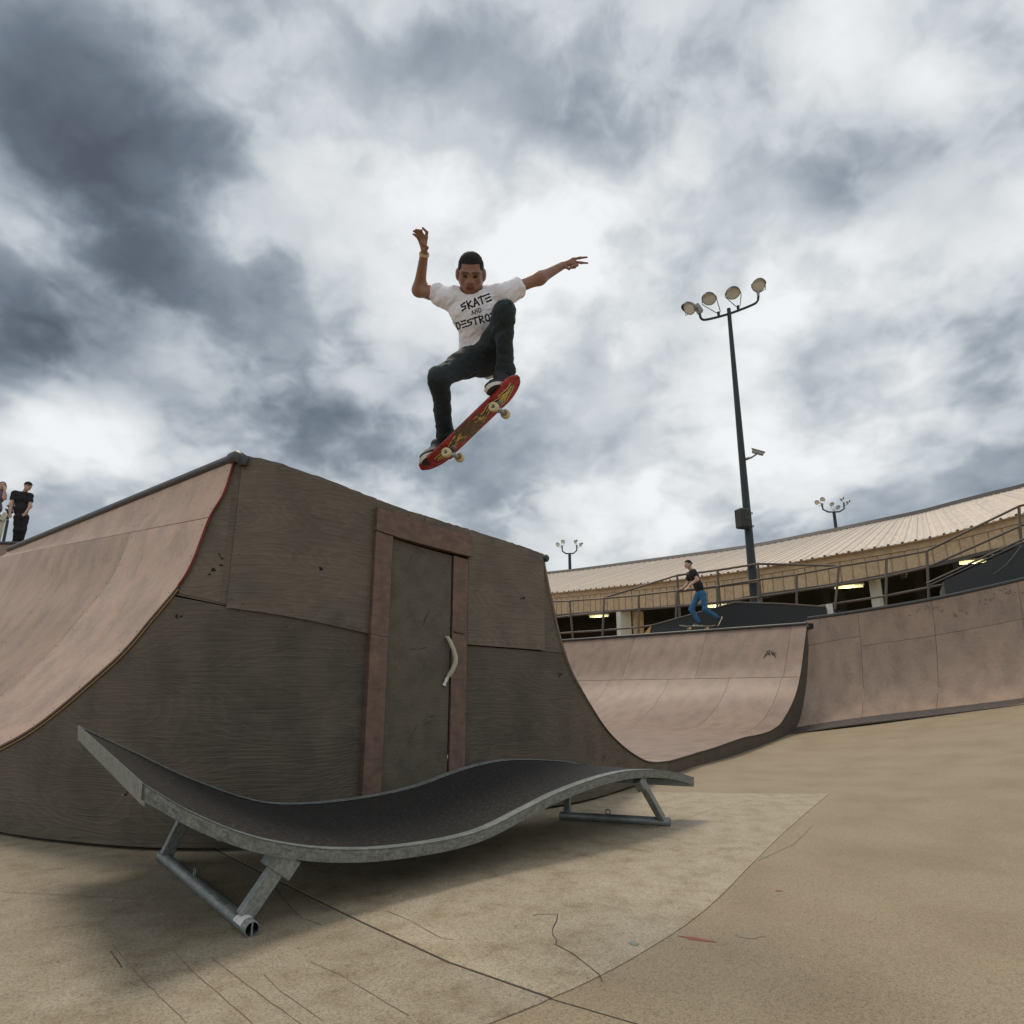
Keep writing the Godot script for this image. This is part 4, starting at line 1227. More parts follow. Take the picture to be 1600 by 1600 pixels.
func make_railings() -> void:
	var lo := thing("railing", "long brown pipe railing with three rails along the deck", "railing", RAIL_TOP[0] - Vector3(0, 1.1, 0))
	var o := lo.position
	for i in RAIL_TOP.size():
		var t: Vector3 = RAIL_TOP[i] - o; var l: Vector3 = RAIL_LOW[i] - o
		var base := Vector3(t.x + (l.x - t.x) * 1.6, minf(l.y - 0.45, t.y - 1.15), l.z)
		var s := begin()
		tube(s, [base, t], 0.03, 8)
		obj(s, "post", M.rail_paint, lo)
		if i == RAIL_TOP.size() - 1: continue
		for r in [RAIL_TOP, RAIL_MID, RAIL_LOW]:
			s = begin()
			tube(s, [r[i] - o, r[i + 1] - o], 0.026, 8)
			obj(s, "rail", M.rail_paint, lo)
	var hi := thing("railing", "higher brown pipe railing sloping up behind the pushing skater", "railing", HIGH_RAIL_TOP[0] - Vector3(0, 1.1, 0))
	o = hi.position
	for i in HIGH_RAIL_TOP.size():
		var t: Vector3 = HIGH_RAIL_TOP[i] - o
		var s := begin()
		if i in [1, 2, 3]:
			tube(s, [t - Vector3(0, 1.5, 0), t], 0.032, 8)
			obj(s, "post", M.rail_paint, hi)
		if i < HIGH_RAIL_TOP.size() - 1:
			s = begin()
			tube(s, [t, HIGH_RAIL_TOP[i + 1] - o], 0.03, 8)
			obj(s, "rail", M.rail_paint, hi)
	for i in HIGH_RAIL_MID.size() - 1:
		var s := begin()
		tube(s, [HIGH_RAIL_MID[i] - o, HIGH_RAIL_MID[i + 1] - o], 0.026, 8)
		obj(s, "rail", M.rail_paint, hi)

# ---------------------------------------------------------------- pavilion

func make_pavilion() -> void:
	var at: Vector3 = spline3(EAVE, 0.5); at.y = 0
	var hall := thing("pavilion", "long open pavilion with pale ribbed metal roof and tan fascia", "building", at)
	var o := hall.position
	var count := 104
	# even spacing along the eave
	var ts := []; var ls := []
	var len := 0.0
	var last := spline3(EAVE, 0)
	for i in 801:
		var p := spline3(EAVE, i / 800.0)
		len += p.distance_to(last); last = p
		ts.append(i / 800.0); ls.append(len)
	var t_at := func(l: float) -> float:
		for i in ls.size():
			if ls[i] >= l: return ts[i]
		return 1.0
	var cut := []
	for i in count + 1: cut.append(t_at.call(len * i / count))
	for i in count:
		var t0: float = cut[i]; var t1: float = cut[i + 1]
		var e0 := spline3(EAVE, t0) - o; var e1 := spline3(EAVE, t1) - o
		var r0 := spline3(RIDGE, t0) - o; var r1 := spline3(RIDGE, t1) - o
		var n := (e1 - e0).cross(r0 - e0).normalized()
		if n.y < 0: n = -n
		var outw := (e0 - r0); outw.y = 0; outw = outw.normalized()
		# roof sheet with its standing rib
		var s := begin()
		var over := outw * 0.25 - Vector3(0, 0.06, 0)
		var a0 := e0 + over; var a1 := e1 + over
		quad(s, a0, r0, r1, a1, Vector2(i, 0), Vector2(i, 8), Vector2(i + 1, 8), Vector2(i + 1, 0))
		quad(s, a0, a1, a1 - n * 0.03, a0 - n * 0.03)
		var w := (a1 - a0).normalized()
		for q in [[0.0, 0.038], [0.5, 0.016]]:
			var g0: Vector3 = a0.lerp(a1, q[0]); var g1: Vector3 = r0.lerp(r1, q[0]); var hh: float = q[1]
			quad(s, g0 - w * 0.05, g1 - w * 0.05, g1 - w * 0.02 + n * hh, g0 - w * 0.02 + n * hh)
			quad(s, g0 - w * 0.02 + n * hh, g1 - w * 0.02 + n * hh, g1 + w * 0.02 + n * hh, g0 + w * 0.02 + n * hh)
			quad(s, g0 + w * 0.02 + n * hh, g1 + w * 0.02 + n * hh, g1 + w * 0.05, g0 + w * 0.05)
		obj(s, "roof_sheet", M.roof_metal if i % 3 else M.roof_metal_aged, hall)
		# dark closure at the rib end and ridge
		s = begin()
		chamfer_box(s, a0 + n * 0.03 + outw * 0.012 - Vector3(0, 0.015, 0), Vector3(0.07, 0.055, 0.03), Basis(w, Vector3.UP, w.cross(Vector3.UP)), 0.003)
		obj(s, "rib_closure", M.ridge_trim, hall)
		# fascia sheet
		var b0 := spline3(FASCIA_FOOT, t0) - o; var b1 := spline3(FASCIA_FOOT, t1) - o
		s = begin()
		var gap := w * 0.022
		var top0 := e0 - Vector3(0, 0.30, 0); var top1 := e1 - Vector3(0, 0.30, 0)
		slab(s, [[top0 + gap, b0 + gap], [top1 - gap, b1 - gap]], [[top0 + gap - outw * 0.04, b0 + gap - outw * 0.04], [top1 - gap - outw * 0.04, b1 - gap - outw * 0.04]], [[Vector2(i, 1), Vector2(i, 0)], [Vector2(i + 1, 1), Vector2(i + 1, 0)]])
		obj(s, "fascia_sheet", M.fascia_metal if (i * 7) % 5 > 1 else M.fascia_metal_aged, hall)
	# long strips: eave cap, fascia backing, ridge cap, foot trim
	for strip in 4:
		var f := []; var b := []; var uv := []
		for i in 61:
			var t := i / 60.0
			var e := spline3(EAVE, t) - o; var r := spline3(RIDGE, t) - o; var b0 := spline3(FASCIA_FOOT, t) - o
			var outw := (e - r); outw.y = 0; outw = outw.normalized()
			var hi: Vector3; var lw: Vector3
			match strip:
				0: hi = e - Vector3(0, 0.03, 0) + outw * 0.03; lw = e - Vector3(0, 0.28, 0) + outw * 0.03
				1: hi = e - Vector3(0, 0.2, 0) - outw * 0.035; lw = b0 - outw * 0.035 + Vector3(0, 0.02, 0)
				2: hi = r + Vector3(0, 0.15, 0) + outw * 0.12; lw = r - Vector3(0, 0.02, 0) + outw * 0.22
				3: hi = b0 + Vector3(0, 0.02, 0) + outw * 0.02; lw = b0 - Vector3(0, 0.09, 0) + outw * 0.02
			f.append([hi, lw]); b.append([hi - outw * 0.06, lw - outw * 0.06]); uv.append([Vector2(i * 0.5, 0.3), Vector2(i * 0.5, 0)])
		var s := begin()
		slab(s, f, b, uv)
		obj(s, ["eave_strip", "fascia_backing", "ridge_cap", "fascia_trim"][strip], [M.fascia_metal, M.fascia_metal_aged, M.ridge_trim, M.ridge_trim][strip], hall)
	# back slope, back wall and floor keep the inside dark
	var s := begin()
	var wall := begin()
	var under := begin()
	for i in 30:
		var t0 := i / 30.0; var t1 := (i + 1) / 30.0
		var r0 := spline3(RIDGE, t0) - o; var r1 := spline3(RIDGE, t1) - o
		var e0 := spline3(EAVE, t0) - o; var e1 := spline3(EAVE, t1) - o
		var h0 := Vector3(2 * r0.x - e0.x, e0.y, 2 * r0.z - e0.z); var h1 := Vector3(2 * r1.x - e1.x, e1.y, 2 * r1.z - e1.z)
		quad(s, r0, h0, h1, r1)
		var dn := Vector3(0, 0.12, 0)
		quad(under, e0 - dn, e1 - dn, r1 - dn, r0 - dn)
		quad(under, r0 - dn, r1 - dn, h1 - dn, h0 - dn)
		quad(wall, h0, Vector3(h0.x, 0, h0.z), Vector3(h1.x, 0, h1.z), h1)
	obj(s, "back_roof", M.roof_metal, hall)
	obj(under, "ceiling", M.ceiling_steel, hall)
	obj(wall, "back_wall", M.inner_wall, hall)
	for t in [0.0, 1.0]:
		var r := spline3(RIDGE, t) - o; var e := spline3(EAVE, t) - o
		var h := Vector3(2 * r.x - e.x, e.y, 2 * r.z - e.z)
		var gable := begin()
		quad(gable, Vector3(e.x, 0, e.z), e, r, Vector3(r.x, 0, r.z))
		quad(gable, Vector3(r.x, 0, r.z), r, h, Vector3(h.x, 0, h.z))
		obj(gable, "gable_wall", M.fascia_metal, hall)
	# purlins under the roof, seen through the open side
	for k in 9:
		s = begin()
		var path := []
		for i in 41:
			var t := i / 40.0
			var e := spline3(EAVE, t) - o; var r := spline3(RIDGE, t) - o
			path.append(e.lerp(r, 0.06 + 0.11 * k) - Vector3(0, 0.62 if k % 2 else 0.45, 0))
		tube(s, path, 0.14, 6)
		obj(s, "purlin", M.purlin, hall)
	for k in 12:
		s = begin()
		var t := 0.06 + k * 0.078
		var e := spline3(EAVE, t) - o; var r := spline3(RIDGE, t) - o
		bar(s, e.lerp(r, 0.06) - Vector3(0, 1.05, 0), r - Vector3(0, 0.9, 0), 0.16, 0.4)
		obj(s, "rafter", M.dark_steel, hall)
		s = begin()
		bar(s, Vector3(r.x, 0, r.z), r - Vector3(0, 0.9, 0), 0.3, 0.3, Vector3.RIGHT)
		obj(s, "inner_post", M.dark_steel, hall)
	for i in COLUMNS.size():
		var c: Vector3 = COLUMNS[i] - o
		s = begin()
		var w: float = [0.62, 0.24][i]
		chamfer_box(s, Vector3(c.x - w * 0.5, c.y * 0.5, c.z), Vector3(w, c.y, 0.3), Basis(Vector3.UP, 0.5), 0.02)
		obj(s, "column", M.column_white, hall)
		if i == 0:
			s = begin()
			chamfer_box(s, Vector3(c.x + 0.34, c.y * 0.5, c.z - 0.1), Vector3(0.5, c.y, 0.2), Basis(Vector3.UP, 0.5), 0.02)
			obj(s, "column", M.fascia_metal, hall)
	for i in TUBES.size():
		var c: Vector3 = TUBES[i]
		var t := thing("tube_light", ["glowing ceiling tube left of the white pavilion column", "glowing ceiling tube behind the pushing skater", "glowing ceiling tube between lamp pole and thin white column", "glowing ceiling tube above the tall dark ramp"][i], "light", c, "ceiling tubes in the pavilion")
		var dir := (spline3(EAVE, 0.72) - spline3(EAVE, 0.6)); dir.y = 0; dir = dir.normalized()
		s = begin()
		bar(s, -dir * 0.48, dir * 0.48, 0.1, 0.07)
		obj(s, "tube", M.tube_light, t)
		s = begin()
		bar(s, -dir * 0.52 + Vector3(0, 0.08, 0), dir * 0.52 + Vector3(0, 0.08, 0), 0.2, 0.06)
		obj(s, "fitting", M.column_white, t)
		var l := OmniLight3D.new()
		l.name = "glow"
		l.light_color = Color(1.0, 0.95, 0.75)
		l.light_energy = 0.8
		l.light_size = 0.2
		l.omni_range = 12.0
		l.omni_attenuation = 2.0
		l.shadow_enabled = true
		t.add_child(l)
		l.position = Vector3(0, -0.2, 0)

# ---------------------------------------------------------------- lamp poles

func flood(parent: Node, at: Vector3, aim: Vector3, r: float, stem: Vector3) -> void:
	var s := begin(true)
	var a := aim.normalized()
	lathe(s, at, a, [Vector2(0.0, -0.95 * r), Vector2(0.35 * r, -0.9 * r), Vector2(0.62 * r, -0.66 * r), Vector2(0.85 * r, -0.3 * r), Vector2(r, 0.05 * r), Vector2(1.06 * r, 0.1 * r), Vector2(1.06 * r, 0.16 * r), Vector2(0.97 * r, 0.17 * r)], 24)
	var lamp := obj(s, "flood_lamp", M.lamp_housing, parent)
	s = begin(true)
	lathe(s, at, a, [Vector2(0.97 * r, 0.14 * r), Vector2(0.7 * r, 0.2 * r), Vector2(0.35 * r, 0.24 * r), Vector2(0.0, 0.255 * r)], 24)
	obj(s, "lens", M.lamp_glass, lamp)
	# dark visor over the upper half of the rim
	s = begin()
	var up := (Vector3.UP - a * a.y).normalized(); var sd := up.cross(a)
	for k in 10:
		var a0 := lerpf(-1.5, 1.5, k / 10.0); var a1 := lerpf(-1.5, 1.5, (k + 1) / 10.0)
		var d0 := up * cos(a0) + sd * sin(a0); var d1 := up * cos(a1) + sd * sin(a1)
		var l0 := 0.16 * r + 0.5 * r * maxf(cos(a0), 0.0); var l1 := 0.16 * r + 0.5 * r * maxf(cos(a1), 0.0)
		quad(s, at + d0 * 1.07 * r + a * 0.1 * r, at + d1 * 1.07 * r + a * 0.1 * r, at + d1 * 1.04 * r + a * l1, at + d0 * 1.04 * r + a * l0)
	obj(s, "visor", M.lamp_dark, lamp)
	s = begin()
	tube(s, [at + sd * 1.1 * r, at + sd * 1.12 * r - Vector3(0, 0.6 * r, 0), stem + sd * 0.3 * r, stem - sd * 0.3 * r, at - sd * 1.12 * r - Vector3(0, 0.6 * r, 0), at - sd * 1.1 * r], 0.014, 6)
	obj(s, "yoke", M.lamp_housing, lamp)

func make_lamp_pole() -> void:
	var b: Vector3 = LAMP_POLE[0]; var t: Vector3 = LAMP_POLE[1]
	var base := Vector3(b.x, ground_y(b.x), b.z)
	var pole := thing("lamp_pole", "tall dark green lamp pole with four round floodlights", "lamp post", base)
	var s := begin()
	tube(s, [Vector3.ZERO, b - base, (b - base).lerp(t - base, 0.5), t - base + Vector3(0, 0.1, 0)], [0.125, 0.12, 0.09, 0.055], 16)
	obj(s, "shaft", M.pole_paint, pole)
	s = begin()
	var arm := []
	for i in 31: arm.append(spline3(LAMP_ARM, i / 30.0) - base)
	tube(s, arm, 0.036, 10)
	obj(s, "crossarm", M.pole_paint, pole)
	var stems := [LAMP_ARM[0], Vector3(), Vector3(), LAMP_ARM[6]]
	stems[1] = LAMP_ARM[2].lerp(LAMP_ARM[3], 0.5); stems[2] = LAMP_ARM[3].lerp(LAMP_ARM[4], 0.4)
	for i in 4:
		var h: Vector3 = LAMP_HEADS[i] - base
		var st: Vector3 = stems[i] - base
		var top := st + Vector3(0, 0.14, 0)
		s = begin()
		tube(s, [st, top], [0.035, 0.05], 8)
		obj(s, "stem", M.pole_paint if i in [1, 2] else M.lamp_housing, pole)
		flood(pole, h, [Vector3(-0.75, -0.75, 0.25), Vector3(-0.42, -0.85, 0.5), Vector3(-0.12, -0.9, 0.55), Vector3(0.1, -0.75, 0.65)][i], 0.198, top)
		if i == 0:
			s = begin()
			chamfer_box(s, h + Vector3(0.27, 0.0, -0.05), Vector3(0.16, 0.3, 0.16), Basis(Vector3(0, 0, 1), 0.5), 0.02)
			obj(s, "ballast", M.lamp_housing, pole)
	# loudspeaker cabinet strapped to the pole
	var c: Vector3 = POLE_BITS[0]
	var sp := thing("loudspeaker", "grey loudspeaker cabinet strapped to the lamp pole", "speaker", c)
	s = begin()
	chamfer_box(s, Vector3(0, 0, 0.02), Vector3(0.34, 0.52, 0.3), Basis(Vector3.UP, 0.35), 0.03)
	obj(s, "cabinet", M.speaker_grey, sp)
	var sb := Basis(Vector3.UP, 0.35)
	s = begin()
	chamfer_box(s, sb * Vector3(0.01, -0.01, 0.175), Vector3(0.17, 0.11, 0.02), sb, 0.01)
	obj(s, "horn_mouth", M.lamp_dark, sp)
	for y in [-0.16, 0.2]:
		s = begin()
		var ring := []
		var pc := Vector3(LAMP_POLE[0].x, c.y + y, LAMP_POLE[0].z) - c
		for k in 17: ring.append(pc + Vector3(cos(TAU * k / 16.0) * 0.15, 0, sin(TAU * k / 16.0) * 0.15))
		tube(s, ring, 0.012, 6, false)
		tube(s, [pc + Vector3(-0.14, 0, 0.05), Vector3(0.1, y, -0.1)], 0.015, 6)
		obj(s, "strap", M.lamp_dark, sp)
	# camera on a bracket
	var k0: Vector3 = POLE_BITS[1]; var k1: Vector3 = POLE_BITS[2]
	var cam := thing("security_camera", "small silver security camera on bracket halfway up the pole", "camera", k0)
	s = begin()
	tube(s, [Vector3(-0.05, 0, -0.1), Vector3(0.1, 0.02, 0), k1 - k0 + Vector3(-0.02, 0.0, 0)], [0.05, 0.03, 0.025], 8)
	obj(s, "bracket", M.lamp_housing, cam)
	s = begin()
	var d := Vector3(0.82, -0.42, 0.35).normalized()
	bar(s, k1 - k0 + Vector3(0, 0.06, 0) - d * 0.13, k1 - k0 + Vector3(0, 0.06, 0) + d * 0.18, 0.1, 0.1, Vector3.UP, 0.02)
	obj(s, "camera_body", M.lamp_housing, cam)
	s = begin()
	bar(s, k1 - k0 + Vector3(0, 0.125, 0) - d * 0.14, k1 - k0 + Vector3(0, 0.125, 0) + d * 0.23, 0.13, 0.015)
	obj(s, "sun_shield", M.column_white, cam)

func make_masts() -> void:
	var texts := ["small far lamp mast with two floodlight clusters beside the box", "far lamp mast with three floodlight clusters above the pavilion roof", "distant stadium lamp tower with rows of lamps at far left"]
	for i in 3:
		var t: Vector3 = MASTS[i]
		var base := Vector3(t.x, 0, t.z)
		var m := thing("lamp_mast", texts[i], "lamp post", base, "far lamp masts")
		var s := begin()
		tube(s, [Vector3.ZERO, t - base], [0.2, 0.12], 8)
		obj(s, "shaft", M.pole_paint, m)
		var top := t - base
		if i < 2:
			var w: float = [0.62, 0.85][i]
			s = begin()
			tube(s, [top + Vector3(-w, 0.7, 0), top + Vector3(-w * 0.95, 0.2, 0), top + Vector3(-w * 0.5, 0, 0), top, top + Vector3(w * 0.5, 0.02, 0), top + Vector3(w * 0.95, 0.25, 0), top + Vector3(w, 0.75, 0)], 0.06, 6)
			obj(s, "crossarm", M.pole_paint, m)
			for k in ([-1.0, 1.0] if i == 0 else [-1.0, 0.0, 1.0]):
				for e in 2:
					var lp := top + Vector3(k * w + (0.34 if e else -0.1) * (k if k else 1.0), 0.72 + 0.3 * (0.2 if e else 1.0) - (0.4 if k == 0 else 0.0), 0)
					flood(m, lp, Vector3(k * 0.7 + 0.2, -0.5, 0.5), 0.17, top + Vector3(k * w, 0.45 if k else 0.1, 0))
		else:
			for r in 5:
				s = begin()
				var c := top + Vector3(-0.15 + 0.1 * r, 0.1 + 0.36 * r, 0)
				tube(s, [c + Vector3(-0.42, -0.28, 0), c + Vector3(0.42, 0.28, 0)], 0.05, 6)
				obj(s, "crossarm", M.pole_paint, m)
				for k in 4:
					s = begin()
					lathe(s, c + Vector3(-0.38 + 0.25 * k, -0.2 + 0.17 * k, 0.1), Vector3(0.3, -0.6, 0.7), [Vector2(0.05, -0.12), Vector2(0.12, 0.0), Vector2(0.0, 0.01)], 8)
					obj(s, "flood_lamp", M.lamp_dark, m)
			s = begin()
			tube(s, [top, top + Vector3(0.3, 1.6, 0)], 0.05, 6)
			obj(s, "head_frame", M.pole_paint, m)

# ---------------------------------------------------------------- far platform at the left

func make_far_platform() -> void:
	var at := Vector3(-12.6, 0, -16.3)
	var p := thing("ramp_platform", "far brown ramp with platform under the two onlookers", "ramp", at)
	var f := []; var b := []; var uv := []
	for i in 13:
		var a := 1.25 * i / 12.0
		var z := 1.5 - 2.8 * sin(a) / sin(1.25) + 1.9
		var y := 4.28 * (1.0 - cos(a)) / (1.0 - cos(1.25))
		f.append([Vector3(3.2, y, z - 0.2), Vector3(-8, y, z)]); b.append([Vector3(3.2, y - 0.02, z - 0.23), Vector3(-8, y - 0.02, z - 0.03)]); uv.append([Vector2(0, i * 0.4), Vector2(8, i * 0.4)])
	var s := begin()
	slab(s, f, b, uv)
	obj(s, "ramp_sheet", M.far_sheet_0, p)
	s = begin()
	tube(s, [Vector3(3.2, 4.30, 0.4), Vector3(-8, 4.30, 0.6)], 0.04, 10)
	obj(s, "coping", M.coping_steel, p)
	s = begin()
	quad_slab(s, [Vector3(3.2, 4.29, 0.4), Vector3(-8, 4.29, 0.6), Vector3(-8, 4.29, -2.4), Vector3(3.2, 4.29, -2.4)], 0.1)
	obj(s, "deck", M.deck_ply, p)
	for x in [3.1, -2.0, -7.9]:
		s = begin()
		bar(s, Vector3(x, 0, -2.2), Vector3(x, 4.2, -2.2), 0.1, 0.1, Vector3.RIGHT)
		obj(s, "post", M.deck_ply, p)

# ---------------------------------------------------------------- bodies: smooth unions of tapered bones, meshed as surface nets

class Field:
	var o: Vector3
	var nx: int
	var ny: int
	var nz: int
	var h: float
	var k: float
	var a: PackedFloat32Array

	func _init(lo: Vector3, hi: Vector3, cell: float, blend: float) -> void:
		o = lo
		h = cell
		k = blend
		nx = int((hi.x - lo.x) / h) + 2
		ny = int((hi.y - lo.y) / h) + 2
		nz = int((hi.z - lo.z) / h) + 2
		a.resize(nx * ny * nz)

	func span(lo: Vector3, hi: Vector3) -> Array:
		var p := (lo - o) / h
		var q := (hi - o) / h
		return [clampi(int(p.x), 0, nx - 1), clampi(int(q.x) + 1, 0, nx - 1), clampi(int(p.y), 0, ny - 1), clampi(int(q.y) + 1, 0, ny - 1), clampi(int(p.z), 0, nz - 1), clampi(int(q.z) + 1, 0, nz - 1)]

	func cap(p: Vector3, q: Vector3, rp: float, rq: float) -> void:
		var m := maxf(rp, rq) + 4.0 * k + h
		var b := span(Vector3(minf(p.x, q.x), minf(p.y, q.y), minf(p.z, q.z)) - Vector3.ONE * m, Vector3(maxf(p.x, q.x), maxf(p.y, q.y), maxf(p.z, q.z)) + Vector3.ONE * m)
		var d := q - p
		var dd := maxf(d.length_squared(), 1e-9)
		for z in range(b[4], b[5] + 1):
			for y in range(b[2], b[3] + 1):
				var row := nx * (y + ny * z)
				for x in range(b[0], b[1] + 1):
					var v := o + Vector3(x, y, z) * h - p
					var t := clampf(v.dot(d) / dd, 0.0, 1.0)
					var s := (v - d * t).length() - lerpf(rp, rq, t)
					if s < m: a[row + x] += exp(-s / k)

	func ell(c: Vector3, b: Basis, r: Vector3) -> void:
		var m := maxf(r.x, maxf(r.y, r.z)) + 4.0 * k + h
		var e := span(c - Vector3.ONE * m, c + Vector3.ONE * m)
		var inv := b.transposed()
		for z in range(e[4], e[5] + 1):
			for y in range(e[2], e[3] + 1):
				var row := nx * (y + ny * z)
				for x in range(e[0], e[1] + 1):
					var v := inv * (o + Vector3(x, y, z) * h - c)
					var q := v / r
					var l := q.length()
					var s := l * (l - 1.0) / maxf((q / r).length(), 1e-6)
					if s < 4.0 * k + h * 2.0: a[row + x] += exp(-maxf(s, -8.0 * k) / k)

	func finish() -> void:
		for i in a.size():
			a[i] = -k * log(a[i]) if a[i] > 1e-12 else 9.0

	func cut(c: Vector3, r: float, n: Vector3) -> void:
		var e := span(c - Vector3.ONE * r, c + Vector3.ONE * r)
		for z in range(e[4], e[5] + 1):
			for y in range(e[2], e[3] + 1):
				for x in range(e[0], e[1] + 1):
					var v := o + Vector3(x, y, z) * h - c
					if v.length_squared() < r * r:
						var i := x + nx * (y + ny * z)
						a[i] = maxf(a[i], v.dot(n))

	func carve(c: Vector3, b: Basis, r: Vector3) -> void:
		var m := maxf(r.x, maxf(r.y, r.z)) + h * 2.0
		var e := span(c - Vector3.ONE * m, c + Vector3.ONE * m)
		var inv := b.transposed()
		for z in range(e[4], e[5] + 1):
			for y in range(e[2], e[3] + 1):
				for x in range(e[0], e[1] + 1):
					var q := (inv * (o + Vector3(x, y, z) * h - c)) / r
					var l := q.length()
					var s := l * (l - 1.0) / maxf((q / r).length(), 1e-6)
					var i := x + nx * (y + ny * z)
					a[i] = maxf(a[i], -s)

	func carve_box(c: Vector3, b: Basis, half: Vector3) -> void:
		var m := half.length() + h * 2.0
		var e := span(c - Vector3.ONE * m, c + Vector3.ONE * m)
		var inv := b.transposed()
		for z in range(e[4], e[5] + 1):
			for y in range(e[2], e[3] + 1):
				for x in range(e[0], e[1] + 1):
					var q := (inv * (o + Vector3(x, y, z) * h - c)).abs() - half
					var i := x + nx * (y + ny * z)
					a[i] = maxf(a[i], -maxf(q.x, maxf(q.y, q.z)))

	func fold(n: FastNoiseLite, amp: float, b: Basis, sc: Vector3) -> void:
		for z in nz:
			for y in ny:
				for x in nx:
					var i := x + nx * (y + ny * z)
					if absf(a[i]) < 0.05:
						var v := (b.transposed() * (o + Vector3(x, y, z) * h)) * sc
						a[i] += amp * n.get_noise_3dv(v)

	func net(out: Dictionary, paint = null) -> void:
		var id := PackedInt32Array()
		id.resize(a.size())
		id.fill(-1)
		var sx := 1
		var sy := nx
		var sz := nx * ny
		var V: PackedVector3Array = out.v
		var N: PackedVector3Array = out.n
		var I: PackedInt32Array = out.i
		var C: PackedColorArray = out.c
		var lim := h * 3.0
		for z in nz - 1:
			for y in ny - 1:
				var row := nx * (y + ny * z)
				for x in nx - 1:
					var i := row + x
					var d0 := a[i]
					if d0 > lim or d0 < -lim: continue
					var d1 := a[i + sx]; var d2 := a[i + sy]; var d3 := a[i + sx + sy]
					var d4 := a[i + sz]; var d5 := a[i + sx + sz]; var d6 := a[i + sy + sz]; var d7 := a[i + sx + sy + sz]
					var neg := int(d0 < 0) + int(d1 < 0) + int(d2 < 0) + int(d3 < 0) + int(d4 < 0) + int(d5 < 0) + int(d6 < 0) + int(d7 < 0)
					if neg == 0 or neg == 8: continue
					var p := Vector3()
					var c := 0
					if (d0 < 0) != (d1 < 0): p += Vector3(d0 / (d0 - d1), 0, 0); c += 1
					if (d2 < 0) != (d3 < 0): p += Vector3(d2 / (d2 - d3), 1, 0); c += 1
					if (d4 < 0) != (d5 < 0): p += Vector3(d4 / (d4 - d5), 0, 1); c += 1
					if (d6 < 0) != (d7 < 0): p += Vector3(d6 / (d6 - d7), 1, 1); c += 1
					if (d0 < 0) != (d2 < 0): p += Vector3(0, d0 / (d0 - d2), 0); c += 1
					if (d1 < 0) != (d3 < 0): p += Vector3(1, d1 / (d1 - d3), 0); c += 1
					if (d4 < 0) != (d6 < 0): p += Vector3(0, d4 / (d4 - d6), 1); c += 1
					if (d5 < 0) != (d7 < 0): p += Vector3(1, d5 / (d5 - d7), 1); c += 1
					if (d0 < 0) != (d4 < 0): p += Vector3(0, 0, d0 / (d0 - d4)); c += 1
					if (d1 < 0) != (d5 < 0): p += Vector3(1, 0, d1 / (d1 - d5)); c += 1
					if (d2 < 0) != (d6 < 0): p += Vector3(0, 1, d2 / (d2 - d6)); c += 1
					if (d3 < 0) != (d7 < 0): p += Vector3(1, 1, d3 / (d3 - d7)); c += 1
					var g := Vector3(d1 + d3 + d5 + d7 - d0 - d2 - d4 - d6, d2 + d3 + d6 + d7 - d0 - d1 - d4 - d5, d4 + d5 + d6 + d7 - d0 - d1 - d2 - d3).normalized()
					var w := o + (Vector3(x, y, z) + p / c) * h
					id[i] = V.size()
					V.append(w)
					N.append(g)
					C.append(paint.call(w) if paint != null else Color.WHITE)
		for z in range(1, nz - 1):
			for y in range(1, ny - 1):
				var row := nx * (y + ny * z)
				for x in range(1, nx - 1):
					var i := row + x
					if id[i] < 0: continue
					var neg := a[i] < 0
					if neg != (a[i + sx] < 0): face(V, N, I, id[i], id[i - sy], id[i - sy - sz], id[i - sz])
					if neg != (a[i + sy] < 0): face(V, N, I, id[i], id[i - sx], id[i - sx - sz], id[i - sz])
					if neg != (a[i + sz] < 0): face(V, N, I, id[i], id[i - sx], id[i - sx - sy], id[i - sy])
		out.v = V
		out.n = N
		out.i = I
		out.c = C

	func face(V: PackedVector3Array, N: PackedVector3Array, I: PackedInt32Array, p: int, q: int, r: int, s: int) -> void:
		if p < 0 or q < 0 or r < 0 or s < 0: return
		if (V[r] - V[p]).cross(V[s] - V[q]).dot(N[p] + N[q] + N[r] + N[s]) > 0.0:
			I.append_array(PackedInt32Array([p, s, r, p, r, q]))
		else:
			I.append_array(PackedInt32Array([p, q, r, p, r, s]))

func fresh() -> Dictionary:
	return {"v": PackedVector3Array(), "n": PackedVector3Array(), "i": PackedInt32Array(), "c": PackedColorArray()}

func skin_mesh(out: Dictionary, uv := PackedVector2Array()) -> ArrayMesh:
	var arr := []
	arr.resize(Mesh.ARRAY_MAX)
	arr[Mesh.ARRAY_VERTEX] = out.v
	arr[Mesh.ARRAY_NORMAL] = out.n
	arr[Mesh.ARRAY_INDEX] = out.i
	arr[Mesh.ARRAY_COLOR] = out.c
	if uv.size(): arr[Mesh.ARRAY_TEX_UV] = uv
	var m := ArrayMesh.new()
	m.add_surface_from_arrays(Mesh.PRIMITIVE_TRIANGLES, arr)
	return m

func bounds(pts: Array, grow: float) -> Array:
	var lo: Vector3 = pts[0]; var hi: Vector3 = pts[0]
	for p in pts:
		lo = Vector3(minf(lo.x, p.x), minf(lo.y, p.y), minf(lo.z, p.z))
		hi = Vector3(maxf(hi.x, p.x), maxf(hi.y, p.y), maxf(hi.z, p.z))
	return [lo - Vector3.ONE * grow, hi + Vector3.ONE * grow]

func axes(up: Vector3, right: Vector3) -> Basis:
	var y := up.normalized()
	var x := (right - y * right.dot(y)).normalized()
	return Basis(x, y, x.cross(y))

